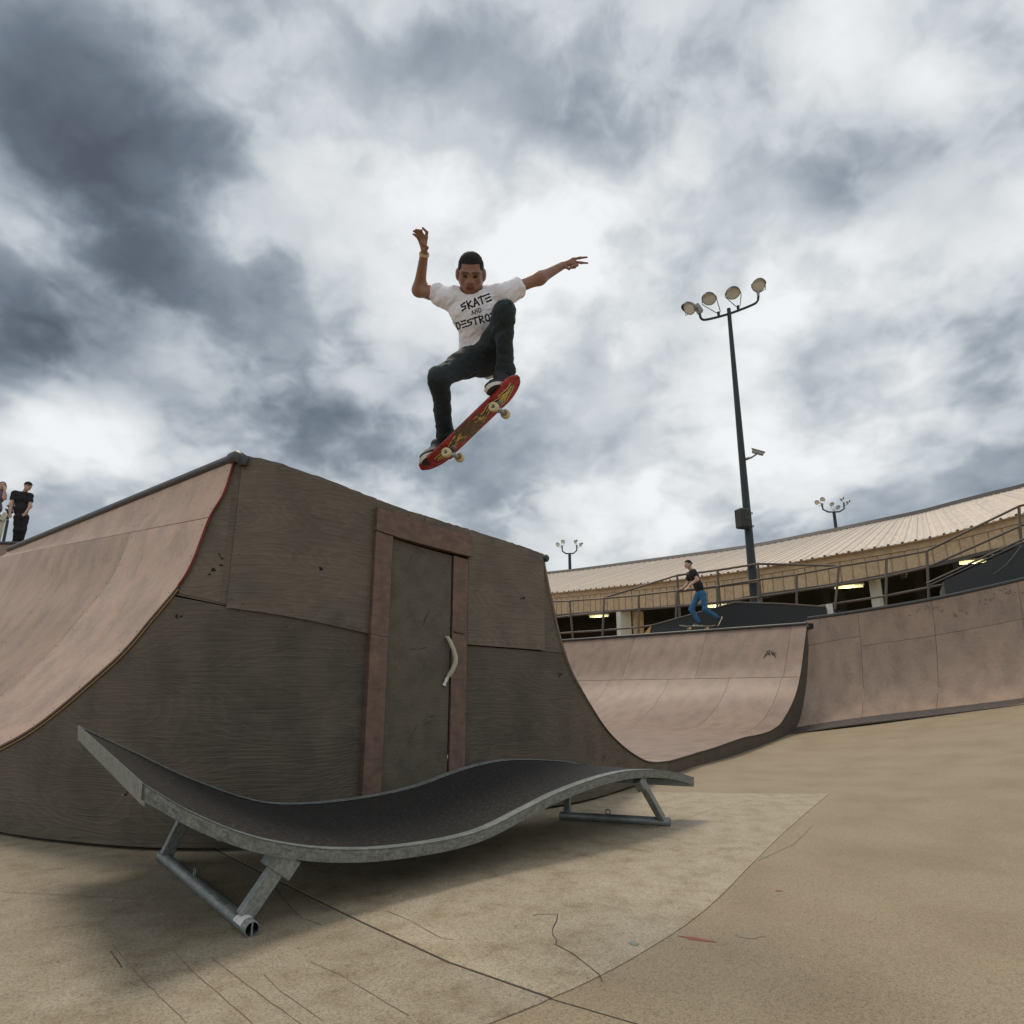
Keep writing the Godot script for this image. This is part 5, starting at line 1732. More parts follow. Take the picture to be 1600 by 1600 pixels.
# a head: local x to its left in the picture, y up, z out of the face; s 1 for a head 0.235 m high
func add_head(out: Dictionary, at: Vector3, b: Basis, s: float, neck: Vector3, cell: float, lips: Color, fade := false) -> void:
	var bb := bounds([at, neck], 0.17 * s)
	var f := Field.new(bb[0], bb[1], cell, 0.0085 * s)
	var P := func(x: float, y: float, z: float) -> Vector3: return at + b * (Vector3(x, y, z) * s)
	f.ell(P.call(0, 0.028, -0.012), b, Vector3(0.073, 0.082, 0.092) * s)
	f.ell(P.call(0, -0.025, 0.018), b, Vector3(0.064, 0.07, 0.066) * s)
	f.ell(P.call(0, -0.062, 0.026), b, Vector3(0.052, 0.045, 0.05) * s)
	f.ell(P.call(0, -0.095, 0.05), b, Vector3(0.024, 0.018, 0.02) * s)
	f.cap(P.call(-0.05, -0.05, -0.005), P.call(-0.018, -0.095, 0.045), 0.016 * s, 0.012 * s)
	f.cap(P.call(0.05, -0.05, -0.005), P.call(0.018, -0.095, 0.045), 0.016 * s, 0.012 * s)
	f.cap(P.call(0, 0.008, 0.083), P.call(0, -0.028, 0.099), 0.007 * s, 0.0125 * s)
	for sd in [-1.0, 1.0]:
		f.ell(P.call(sd * 0.013, -0.032, 0.089), b, Vector3(0.010, 0.008, 0.010) * s)
		f.cap(P.call(sd * 0.014, 0.020, 0.079), P.call(sd * 0.05, 0.018, 0.06), 0.009 * s, 0.009 * s)
		f.ell(P.call(sd * 0.042, -0.022, 0.062), b, Vector3(0.018, 0.016, 0.014) * s)
		f.ell(P.call(sd * 0.029, 0.0, 0.066), b, Vector3(0.014, 0.010, 0.010) * s)
		f.ell(P.call(sd * 0.079, -0.006, -0.004), b, Vector3(0.012, 0.032, 0.019) * s)
	f.cap(P.call(-0.018, -0.057, 0.080), P.call(0.018, -0.057, 0.080), 0.006 * s, 0.006 * s)
	f.cap(P.call(-0.014, -0.071, 0.078), P.call(0.014, -0.071, 0.078), 0.0075 * s, 0.0075 * s)
	f.cap(P.call(0, -0.03, -0.025), neck, 0.050 * s, 0.055 * s)
	f.finish()
	for sd in [-1.0, 1.0]:
		f.carve(P.call(sd * 0.029, 0.0085, 0.083), b, Vector3(0.016, 0.0045, 0.010) * s)
	var inv := b.transposed()
	var paint := func(w: Vector3) -> Color:
		var l := inv * (w - at) / s
		var c := Color.WHITE
		if fade and l.z < 0.03 - 0.2 * maxf(0.0, 0.02 - l.y) and l.y > -0.012 and absf(l.x) < 0.0745: c = Color(0.22, 0.2, 0.2)
		if l.z > 0.03:
			var ax := absf(l.x)
			if ax > 0.011 and ax < 0.05 and absf(l.y - 0.0225 - 0.05 * (0.03 - absf(ax - 0.03))) < 0.006: c = Color(0.25, 0.25, 0.25)
			if ax > 0.016 and ax < 0.043 and absf(l.y - 0.0005 + 4.0 * (ax - 0.029) * (ax - 0.029)) < 0.005: c = Color(0.16, 0.15, 0.15)
			if ax < 0.024 and l.y < -0.051 and l.y > -0.079: c = lips
			if ax < 0.021 and absf(l.y + 0.0635) < 0.0022: c = Color(0.45, 0.36, 0.36)
			if ax > 0.005 and ax < 0.012 and absf(l.y + 0.0385) < 0.003 and l.z > 0.085: c = Color(0.3, 0.25, 0.25)
		return c
	f.net(out, paint)

func add_hand(out: Dictionary, pts: Array, elbow: Vector3, cell: float, r: float) -> void:
	# wrist, palm, then five fingers of three points each, the thumb last
	var bb := bounds(pts, r * 3.2)
	var f := Field.new(bb[0], bb[1], cell, r * 0.38)
	f.cap(pts[0].lerp(elbow, 0.25), pts[0], r * 3.1, r * 2.7)
	for k in 5:
		var a: Vector3 = pts[2 + k * 3]; var b: Vector3 = pts[3 + k * 3]; var c: Vector3 = pts[4 + k * 3]
		if k < 4:
			f.cap(pts[0].lerp(pts[1], 0.2), a, r * 1.5, r * 1.22)
		else:
			f.cap(pts[0].lerp(pts[1], 0.3), a, r * 1.6, r * 1.35)
		f.cap(a, b, r * 1.12, r * 0.98)
		f.cap(b, c, r * 0.98, r * 0.78)
	f.cap(pts[0], pts[1], r * 2.2, r * 2.1)
	f.finish()
	f.net(out)

func hand_points(wrist: Vector3, tip: Vector3, side: Vector3, curl: Vector3) -> Array:
	var d := tip - wrist
	var pts := [wrist, wrist + d * 0.35]
	for k in 4:
		var a := wrist + d * 0.5 + side * (1.5 - k) * 0.02
		pts.append(a)
		pts.append(a + d * (0.28 - 0.03 * absf(k - 1.3)) + curl * 0.4)
		pts.append(a + d * (0.5 - 0.05 * absf(k - 1.3)) + curl)
	pts.append(wrist + d * 0.25 + side * 0.035)
	pts.append(wrist + d * 0.45 + side * 0.05 + curl * 0.3)
	pts.append(wrist + d * 0.62 + side * 0.05 + curl * 0.8)
	return pts

func shoe(parent: Node, ankle: Vector3, dir: Vector3, up: Vector3, s: float, drop: float, upper: Material, sole: Material) -> void:
	var f := (dir - up * dir.dot(up)).normalized()
	var sd := up.cross(f)
	var heel := ankle - up * drop - f * 0.075 * s
	var outline := PackedVector2Array()
	for q in [[0.0, 0.018], [0.02, 0.034], [0.08, 0.037], [0.15, 0.040], [0.2, 0.046], [0.24, 0.043], [0.265, 0.030], [0.276, 0.012]]: outline.append(Vector2(q[0], q[1]) * s)
	for k in range(7, -1, -1): outline.append(Vector2(outline[k].x, -outline[k].y))
	var st := begin()
	prism(st, outline, heel, f, sd, up * 0.026 * s)
	var fld_b := bounds([heel, heel + f * 0.28 * s, ankle + up * 0.05 * s], 0.07 * s)
	var g := Field.new(fld_b[0], fld_b[1], 0.0085 * s, 0.012 * s)
	var b := Basis(f, up, f.cross(up))
	g.ell(heel + f * 0.07 * s + up * 0.05 * s, b, Vector3(0.07, 0.045, 0.038) * s)
	g.ell(heel + f * 0.17 * s + up * 0.034 * s, b, Vector3(0.10, 0.034, 0.044) * s)
	g.cap(heel + f * 0.08 * s + up * 0.05 * s, ankle, 0.04 * s, 0.042 * s)
	g.cap(heel + f * 0.1 * s + up * 0.085 * s, heel + f * 0.19 * s + up * 0.062 * s, 0.018 * s, 0.014 * s)
	g.finish()
	g.cut(heel + up * 0.022 * s, 0.4 * s, -up)
	var out := fresh()
	g.net(out)
	var sh := put(skin_mesh(out), "shoe", upper, parent)
	put(mesh_of(st), "sole", sole, sh)
	st = begin()
	prism(st, outline, heel - up * 0.004 * s, f, sd, up * 0.003 * s)
	put(mesh_of(st), "outsole", upper, sh)
	st = begin()
	for k in 3: bar(st, heel + f * (0.12 + 0.022 * k) * s + up * (0.098 - 0.008 * k) * s - sd * 0.022 * s, heel + f * (0.12 + 0.022 * k) * s + up * (0.098 - 0.008 * k) * s + sd * 0.022 * s, 0.005 * s, 0.004 * s, up, 0.001)
	put(mesh_of(st), "laces", upper, sh)

# ---------------------------------------------------------------- people

func print_image() -> Image:
	var im := Image.create(640, 640, false, Image.FORMAT_RGB8)
	im.fill(Color(1, 1, 1))
	var G := {
		"S": [[Vector2(0.95, 0.95), Vector2(0.1, 0.8), Vector2(0.15, 0.55), Vector2(0.9, 0.5), Vector2(0.8, 0.22), Vector2(0.0, 0.05)]],
		"K": [[Vector2(0.12, 1), Vector2(0.12, 0)], [Vector2(0.9, 0.85), Vector2(0.15, 0.5), Vector2(0.95, 0.05)]],
		"A": [[Vector2(0, 0), Vector2(0.55, 1), Vector2(1, 0)], [Vector2(0.2, 0.32), Vector2(0.85, 0.38)]],
		"T": [[Vector2(-0.05, 0.9), Vector2(0.5, 1.0), Vector2(1.05, 0.92)], [Vector2(0.5, 1.0), Vector2(0.42, 0)]],
		"E": [[Vector2(0.05, 0.95), Vector2(1, 0.98)], [Vector2(0, 0.5), Vector2(0.95, 0.55)], [Vector2(0.05, 0.05), Vector2(1, 0.1)]],
		"N": [[Vector2(0.1, 0), Vector2(0.15, 1), Vector2(0.85, 0.1), Vector2(0.9, 1)]],
		"D": [[Vector2(0.1, 0), Vector2(0.1, 1), Vector2(0.7, 0.92), Vector2(0.95, 0.5), Vector2(0.7, 0.1), Vector2(0.1, 0)]],
		"R": [[Vector2(0.1, 0), Vector2(0.1, 1), Vector2(0.85, 0.9), Vector2(0.8, 0.55), Vector2(0.1, 0.5), Vector2(0.95, 0)]],
		"O": [[Vector2(0.1, 0.2), Vector2(0.1, 0.8), Vector2(0.5, 1), Vector2(0.9, 0.8), Vector2(0.9, 0.2), Vector2(0.5, 0), Vector2(0.1, 0.2)]],
		"Y": [[Vector2(0, 1), Vector2(0.5, 0.5), Vector2(1, 1)], [Vector2(0.5, 0.5), Vector2(0.45, 0)]],
	}
	var px := 640.0 / 0.5
	var row := func(text: String, c: Vector2, w: float, h: float, gap: float, tilt: float, thick: float) -> void:
		var total := text.length() * w + (text.length() - 1) * gap
		for i in text.length():
			for strokes in G[text[i]]:
				for k in strokes.size() - 1:
					var ends := []
					for e in 2:
						var q: Vector2 = strokes[k + e]
						var l := Vector2(-total * 0.5 + i * (w + gap) + q.x * w, (q.y - 0.5) * h).rotated(tilt) + c
						ends.append(Vector2(320 + l.x * px, 320 - l.y * px))
					var a: Vector2 = ends[0]; var b: Vector2 = ends[1]
					var t := thick * px * 0.5
					for y in range(int(minf(a.y, b.y) - t), int(maxf(a.y, b.y) + t) + 1):
						for x in range(int(minf(a.x, b.x) - t), int(maxf(a.x, b.x) + t) + 1):
							if x < 0 or y < 0 or x > 639 or y > 639: continue
							var p := Vector2(x, y)
							var f := clampf((p - a).dot(b - a) / (b - a).length_squared(), 0, 1)
							if p.distance_to(a.lerp(b, f)) < t * (0.75 + 0.45 * absf(f - 0.5)): im.set_pixel(x, y, Color(0.08, 0.08, 0.12))
	row.call("SKATE", Vector2(0.016, 0.060), 0.029, 0.042, 0.009, 0.2, 0.0105)
	row.call("AND", Vector2(0.012, 0.008), 0.017, 0.022, 0.005, 0.18, 0.0055)
	row.call("DESTROY", Vector2(0.0, -0.045), 0.027, 0.039, 0.009, 0.12, 0.01)
	return im

func make_skater() -> void:
	var J := {
		"pelvis": Vector3(-0.189, 2.808, -3.767), "hip_r": Vector3(-0.235, 2.784, -3.753), "hip_l": Vector3(-0.122, 2.799, -3.749),
		"knee_r": Vector3(-0.416, 2.544, -3.528), "ankle_r": Vector3(-0.400, 2.292, -3.885), "knee_l": Vector3(-0.044, 2.899, -3.411), "ankle_l": Vector3(-0.040, 2.597, -3.632),
		"waist": Vector3(-0.205, 2.892, -3.714), "chest": Vector3(-0.223, 3.016, -3.628), "neck": Vector3(-0.240, 3.135, -3.580), "head": Vector3(-0.2435, 3.205, -3.505),
		"sh_r": Vector3(-0.355, 3.112, -3.596), "sh_l": Vector3(-0.058, 3.130, -3.591), "el_r": Vector3(-0.578, 3.222, -3.70), "wr_r": Vector3(-0.526, 3.353, -3.517),
		"el_l": Vector3(0.171, 3.292, -3.679), "wr_l": Vector3(0.323, 3.442, -3.762)}
	var who := thing("person", "skater in white printed t-shirt and black jeans leaping with raised arms", "person", Vector3(-0.2, 2.1, -3.75))
	var o := who.position
	for k in J: J[k] -= o
	var hu := []; var ho := []
	for p in HAND_UP: hu.append(p - o)
	for p in HAND_OUT: ho.append(p - o)
	var T: Vector3 = (J.neck - J.pelvis).normalized()
	var B := axes(T, J.sh_l - J.sh_r)
	if B.z.z < 0: B = Basis(B.x, B.y, -B.z)
	# skin: one continuous figure
	var out := fresh()
	var bb := bounds(J.values(), 0.09)
	var f := Field.new(bb[0], bb[1], 0.0115, 0.014)
	f.cap(J.sh_r, J.el_r, 0.037, 0.036); f.cap(J.el_r, J.wr_r, 0.037, 0.0255)
	f.cap(J.sh_r.lerp(J.el_r, 0.45), J.sh_r.lerp(J.el_r, 0.65), 0.04, 0.039)
	f.cap(J.sh_l, J.el_l, 0.037, 0.036); f.cap(J.el_l, J.wr_l, 0.037, 0.025)
	f.cap(J.sh_r, J.sh_l, 0.034, 0.034); f.cap(J.neck, J.chest, 0.05, 0.08); f.cap(J.chest, J.pelvis, 0.085, 0.08)
	f.cap(J.hip_r, J.knee_r, 0.06, 0.045); f.cap(J.knee_r, J.ankle_r, 0.043, 0.034)
	f.cap(J.hip_l, J.knee_l, 0.06, 0.045); f.cap(J.knee_l, J.ankle_l, 0.043, 0.034)
	f.finish()
	f.net(out)
	var tc: Vector3 = (CAM - o - J.head).normalized()
	var ui: Vector3 = Vector3(0, 0.9656, 0.26); ui = (ui - tc * ui.dot(tc)).normalized()
	var fw := tc * cos(0.22) - ui * sin(0.22)
	var hb := axes(ui * cos(0.22) + tc * sin(0.22), Vector3.RIGHT.rotated(tc, 0.04))
	if hb.z.dot(tc) < 0: hb = Basis(hb.x, hb.y, -hb.z)
	hb = Basis(hb.x, hb.y, hb.z)
	add_head(out, J.head, hb, 1.0, J.neck, 0.0036, Color(0.9, 0.62, 0.6), true)
	add_hand(out, hu, J.el_r, 0.0034, 0.0078)
	add_hand(out, ho, J.el_l, 0.0034, 0.0078)
	var body := put(skin_mesh(out), "body", M.skin_brown, who)
	# hair
	out = fresh()
	bb = bounds([J.head], 0.16)
	f = Field.new(bb[0], bb[1], 0.005, 0.006)
	f.ell(J.head + hb * Vector3(0, 0.032, -0.013), hb, Vector3(0.0765, 0.085, 0.0935))
	f.ell(J.head + hb * Vector3(0, 0.071, 0.0), hb, Vector3(0.063, 0.052, 0.064))
	f.finish()
	f.cut(J.head + hb * Vector3(0, 0.004, 0.0), 0.5, (hb * Vector3(0, -1.0, 0.35)).normalized())
	f.carve_box(J.head + hb * Vector3(0, 0.0, 0.095), hb, Vector3(0.0565, 0.068, 0.072))
	f.fold(noise(91, 60.0, 2), 0.004, Basis.IDENTITY, Vector3.ONE)
	f.net(out)
	put(skin_mesh(out), "hair", M.hair_black, who)
	# wristband
	var s := begin()
	var wd: Vector3 = (J.wr_r - J.el_r).normalized()
	lathe(s, J.wr_r - wd * 0.006, wd, [Vector2(0.0275, -0.009), Vector2(0.0305, -0.008), Vector2(0.0305, 0.008), Vector2(0.0275, 0.009)], 18)
	put(mesh_of(s), "wristband", M.band_cream, who)
	# t-shirt
	out = fresh()
	bb = bounds([J.sh_r.lerp(J.el_r, 0.7), J.sh_l.lerp(J.el_l, 0.7), J.pelvis, J.neck], 0.2)
	f = Field.new(bb[0], bb[1], 0.0088, 0.017)
	f.cap(J.sh_r.lerp(J.sh_l, 0.06), J.sh_r.lerp(J.sh_l, 0.94), 0.054, 0.054)
	f.ell(J.chest, B, Vector3(0.146, 0.15, 0.10))
	f.ell(J.waist, B, Vector3(0.118, 0.16, 0.096))
	f.ell(J.pelvis + T * 0.02 + B.x * 0.01, B, Vector3(0.142, 0.13, 0.112))
	f.cap(J.sh_r, J.sh_r.lerp(J.el_r, 0.62), 0.056, 0.062)
	f.cap(J.sh_r + T * -0.06, J.sh_r.lerp(J.el_r, 0.5) - T * 0.025, 0.042, 0.042)
	f.cap(J.sh_l, J.sh_l.lerp(J.el_l, 0.56), 0.056, 0.061)
	f.cap(J.sh_l + T * -0.06, J.sh_l.lerp(J.el_l, 0.42) - T * 0.025, 0.042, 0.042)
	f.finish()
	var fn := noise(93, 5.5, 2)
	fn.fractal_type = FastNoiseLite.FRACTAL_RIDGED
	fn.domain_warp_enabled = true
	fn.domain_warp_amplitude = 0.12
	fn.domain_warp_frequency = 4.0
	f.fold(fn, 0.011, B * Basis(Vector3(0, 0, 1), 0.6), Vector3(0.55, 1.35, 0.7))
	f.cut(J.pelvis - T * 0.012 + B.x * 0.03, 0.4, (-T + B.x * 0.25).normalized())
	f.cut(J.sh_r.lerp(J.el_r, 0.50), 0.125, (J.el_r - J.sh_r).normalized())
	f.cut(J.sh_l.lerp(J.el_l, 0.44), 0.12, (J.el_l - J.sh_l).normalized())
	f.carve(J.neck + T * 0.03 + B.z * 0.035, B, Vector3(0.066, 0.062, 0.075))
	f.net(out)
	var uv := PackedVector2Array()
	for i in out.v.size():
		var l: Vector3 = B.transposed() * (out.v[i] - J.chest)
		uv.append(Vector2(0.5 + l.x / 0.5, 0.5 - l.y / 0.5) if out.n[i].dot(B.z) > 0.0 else Vector2(0.5 + 0.48 * signf(l.x), 0.5 - l.y / 0.5))
	put(skin_mesh(out, uv), "t_shirt", M.shirt_print, who)
	# shirt tail seen between the legs
	out = fresh()
	bb = bounds([J.pelvis, J.hip_l], 0.24)
	f = Field.new(bb[0], bb[1], 0.012, 0.014)
	f.ell(J.pelvis + B.x * 0.06 - T * 0.05 - B.z * 0.07, B, Vector3(0.115, 0.12, 0.045))
	f.finish()
	f.fold(fn, 0.012, B, Vector3(1.2, 0.5, 1.0))
	f.cut(J.pelvis - T * 0.15 + B.x * 0.03, 0.3, (-T + B.x * 0.2).normalized())
	f.net(out)
	put(skin_mesh(out), "shirt_tail", M.shirt_white, who)
	# jeans
	out = fresh()
	bb = bounds([J.pelvis, J.hip_r, J.hip_l, J.knee_r, J.knee_l, J.ankle_r, J.ankle_l], 0.15)
	f = Field.new(bb[0], bb[1], 0.0095, 0.016)
	f.ell(J.pelvis - T * 0.035, B, Vector3(0.128, 0.098, 0.10))
	f.cap(J.hip_r, J.knee_r, 0.084, 0.062); f.cap(J.knee_r, J.ankle_r.lerp(J.knee_r, 0.06), 0.061, 0.047)
	f.cap(J.hip_l, J.knee_l, 0.084, 0.062); f.cap(J.knee_l, J.ankle_l.lerp(J.knee_l, 0.1), 0.061, 0.048)
	f.cap(J.hip_l.lerp(J.hip_r, 0.5), J.hip_l.lerp(J.knee_l, 0.4), 0.09, 0.078)
	f.cap(J.hip_r.lerp(J.hip_l, 0.4), J.hip_r.lerp(J.knee_r, 0.4), 0.088, 0.078)
	for side in ["r", "l"]:
		var kn: Vector3 = J["knee_" + side]; var an: Vector3 = J["ankle_" + side]
		f.cap(an.lerp(kn, 0.12), an.lerp(kn, 0.05), 0.053, 0.055)
	f.finish()
	f.fold(fn, 0.009, B, Vector3(0.8, 1.5, 0.8))
	for side in ["r", "l"]:
		var kn: Vector3 = J["knee_" + side]; var an: Vector3 = J["ankle_" + side]
		f.cut(an.lerp(kn, 0.06), 0.13, (an - kn).normalized())
	f.net(out)
	var jeans := put(skin_mesh(out), "jeans", M.denim_black, who)
	s = begin()
	var al: Vector3 = J.ankle_l; var kl: Vector3 = J.knee_l
	lathe(s, al.lerp(kl, 0.075), (kl - al).normalized(), [Vector2(0.046, -0.014), Vector2(0.055, -0.016), Vector2(0.0615, -0.006), Vector2(0.0615, 0.012), Vector2(0.056, 0.024), Vector2(0.049, 0.022)], 20)
	s.set_smooth_group(0)
	put(mesh_of(s), "cuff", M.denim_black, jeans)
	# board
	var X := Vector3(0.723, 0.573, 0.386).normalized()
	var Y := Vector3(-0.577, 0.808, -0.117)
	Y = (Y - X * X.dot(Y)).normalized()
	var board := make_board("skateboard", "red skateboard with yellow graphic under the leaping skater", "board_red", Transform3D(Basis(X, Y, X.cross(Y)), Vector3(-0.238, 2.308, -3.685)))
	var near := Vector3(-0.379, -0.138, 0.915)
	shoe(who, J.ankle_r + near * 0.055 - X * 0.045, near * 0.86 - X * 0.45, Y, 0.93, 0.098, M.shoe_black, M.sole_white)
	shoe(who, J.ankle_l + near * 0.055 - X * 0.015, near * 0.86 - X * 0.45, Y, 0.9, 0.098, M.shoe_black, M.sole_white)

# ---------------------------------------------------------------- skateboards: local x along, y up through the deck, origin mid deck

func make_board(called: String, label: String, under: String, t: Transform3D) -> Node3D:
	var root := thing(called, label, "skateboard", t.origin)
	root.transform = t
	var top := []; var bot := []; var uv := []
	var n := 40
	for i in n + 1:
		var x := lerpf(-0.4, 0.4, float(i) / n)
		var ax := absf(x)
		var hw := 0.1 if ax < 0.29 else 0.1 * sqrt(maxf(0.0, 1.0 - pow((ax - 0.29) / 0.111, 2.0)))
		var kick := 0.0 if ax < 0.225 else (0.24 * (ax - 0.225) - 0.012 * (1.0 - exp(-(ax - 0.225) * 30.0)))
		var a := []; var b := []; var u := []
		for j in 9:
			var z := hw * lerpf(-1.0, 1.0, j / 8.0)
			var y := kick + 0.7 * z * z
			a.append(Vector3(x, y, z)); b.append(Vector3(x, y - 0.011, z)); u.append(Vector2(x / 0.8 + 0.5, z / 0.2 + 0.5))
		top.append(a); bot.append(b); uv.append(u)
	var s := begin()
	var mid := []
	for i in n + 1:
		var r := []
		for j in 9: r.append(top[i][j].lerp(bot[i][j], 0.2))
		mid.append(r)
	slab(s, mid, bot, uv)
	obj(s, "deck", M[under], root)
	s = begin()
	slab(s, top, mid, uv)
	obj(s, "grip_tape", M.lamp_dark, root)
	for e in [-1.0, 1.0]:
		var c := Vector3(e * 0.19, -0.011, 0)
		s = begin()
		chamfer_box(s, c + Vector3(0, -0.004, 0), Vector3(0.08, 0.008, 0.055), Basis.IDENTITY, 0.002)
		var truck := obj(s, "truck", M.lamp_housing, root)
		s = begin()
		tube(s, [c + Vector3(-e * 0.004, -0.008, 0), c + Vector3(-e * 0.012, -0.034, 0)], [0.02, 0.014], 10)
		obj(s, "bushing", M.lamp_dark, truck)
		s = begin()
		tube(s, [c + Vector3(0, -0.042, -0.064), c + Vector3(0, -0.042, -0.03), c + Vector3(0, -0.034, 0), c + Vector3(0, -0.042, 0.03), c + Vector3(0, -0.042, 0.064)], [0.010, 0.012, 0.019, 0.012, 0.010], 10)
		obj(s, "hanger", M.lamp_housing, truck)
		s = begin()
		tube(s, [c + Vector3(0, -0.042, -0.108), c + Vector3(0, -0.042, 0.108)], 0.004, 8)
		obj(s, "axle", M.lamp_housing, truck)
		for w in [-1.0, 1.0]:
			s = begin(true)
			lathe(s, c + Vector3(0, -0.042, w * 0.085), Vector3(0, 0, 1), [Vector2(0.010, -0.015), Vector2(0.018, -0.017), Vector2(0.025, -0.015), Vector2(0.028, -0.010), Vector2(0.028, 0.010), Vector2(0.025, 0.015), Vector2(0.018, 0.017), Vector2(0.010, 0.015), Vector2(0.010, -0.015)], 24)
			var wheel := obj(s, "wheel", M.wheel_cream, root)
			s = begin()
			lathe(s, c + Vector3(0, -0.042, w * 0.085), Vector3(0, 0, 1), [Vector2(0.0, -0.013), Vector2(0.0112, -0.013), Vector2(0.0112, 0.013), Vector2(0.0, 0.013)], 14)
			obj(s, "bearing", M.rust_steel, wheel)
			s = begin()
			lathe(s, c + Vector3(0, -0.042, w * 0.085), Vector3(0, 0, 1), [Vector2(0.0, -0.022), Vector2(0.0055, -0.022), Vector2(0.0055, 0.022), Vector2(0.0, 0.022)], 6)
			obj(s, "axle_nut", M.lamp_housing, wheel)
	return root

func board_art(base: Color, art: bool) -> ImageTexture:
	var im := Image.create(512, 128, false, Image.FORMAT_RGB8)
	var nz := noise(131, 0.03, 4); var sc := noise(132, 0.09, 3)
	for x in 512:
		for y in 128:
			var u := x / 512.0; var v := (y - 64) / 64.0
			var c := base * (0.9 + 0.25 * nz.get_noise_2d(x, y))
			if art:
				var mid := 0.1 + 0.16 * sin(u * 21.0) + 0.08 * sin(u * 47.0)
				var hw := 0.42 + 0.13 * sin(u * 34.0 + 1.0)
				if u > 0.80: hw = 0.62 - (u - 0.80) * 3.0
				if u < 0.2: hw = 0.5 - (0.2 - u) * 5.0
				var d := absf(v - mid) - hw
				if u > 0.14 and u < 0.93 and d < 0.0:
					c = Color(0.88, 0.78, 0.38)
					if d > -0.09: c = Color(0.95, 0.88, 0.6)
					elif d > -0.22: c = Color(0.07, 0.06, 0.05)
					elif absf(sin(u * 60.0 + v * 9.0)) < 0.16: c = Color(0.09, 0.07, 0.05)
				var wear := 1.0 - absf(u - 0.48) / 0.24 - absf(v - 0.15) * 0.5 + nz.get_noise_2d(x + 300, y) * 0.9
				if wear > 0.35: c = Color(0.42, 0.34, 0.22) * (0.85 + 0.5 * sc.get_noise_2d(x * 2.0, y * 0.5))
			if sc.get_noise_2d(x * 0.4, y * 2.5 + 50) > 0.42: c = c.lerp(Color(0.85, 0.75, 0.68), 0.5)
			c.a = 1.0
			im.set_pixel(x, y, c.clamp())
	return ImageTexture.create_from_image(im)

func people_materials() -> void:
	var m := mat("skin_brown", lin(0.30, 0.145, 0.09), 0.42)
	m.vertex_color_use_as_albedo = true
	m.subsurf_scatter_enabled = true
	m.subsurf_scatter_strength = 0.08
	m = mat("skin_light", lin(0.55, 0.34, 0.25), 0.5)
	m.vertex_color_use_as_albedo = true
	mat("hair_black", lin(0.012, 0.010, 0.009), 0.85)
	mat("hair_brown", lin(0.06, 0.03, 0.02), 0.8)
	m = mat("shirt_print", lin(0.9, 0.87, 0.92), 0.85)
	m.albedo_texture = tex(print_image())
	mat("shirt_white", lin(0.9, 0.87, 0.92), 0.85)
	m = mat("denim_black", lin(0.016, 0.026, 0.030), 0.8)
	m.rim_enabled = true
	m.rim = 0.35
	m = mat("denim_blue", lin(0.03, 0.13, 0.26), 0.85)
	mat("cloth_black", lin(0.014, 0.013, 0.015), 0.85)
	mat("cloth_purple", lin(0.03, 0.02, 0.06), 0.85)
	mat("cloth_grey", lin(0.12, 0.11, 0.15), 0.85)
	mat("shoe_black", lin(0.022, 0.021, 0.022), 0.7)
	mat("sole_white", lin(0.66, 0.62, 0.52), 0.6)
	mat("band_cream", lin(0.66, 0.52, 0.28), 0.6)
	mat("wheel_cream", lin(0.72, 0.60, 0.36), 0.45)
	m = mat("board_red", Color.WHITE, 0.4)
	m.albedo_texture = board_art(Color(0.72, 0.15, 0.16), true)
	m = mat("board_pale", Color.WHITE, 0.5)
	m.albedo_texture = board_art(Color(0.80, 0.78, 0.66), false)

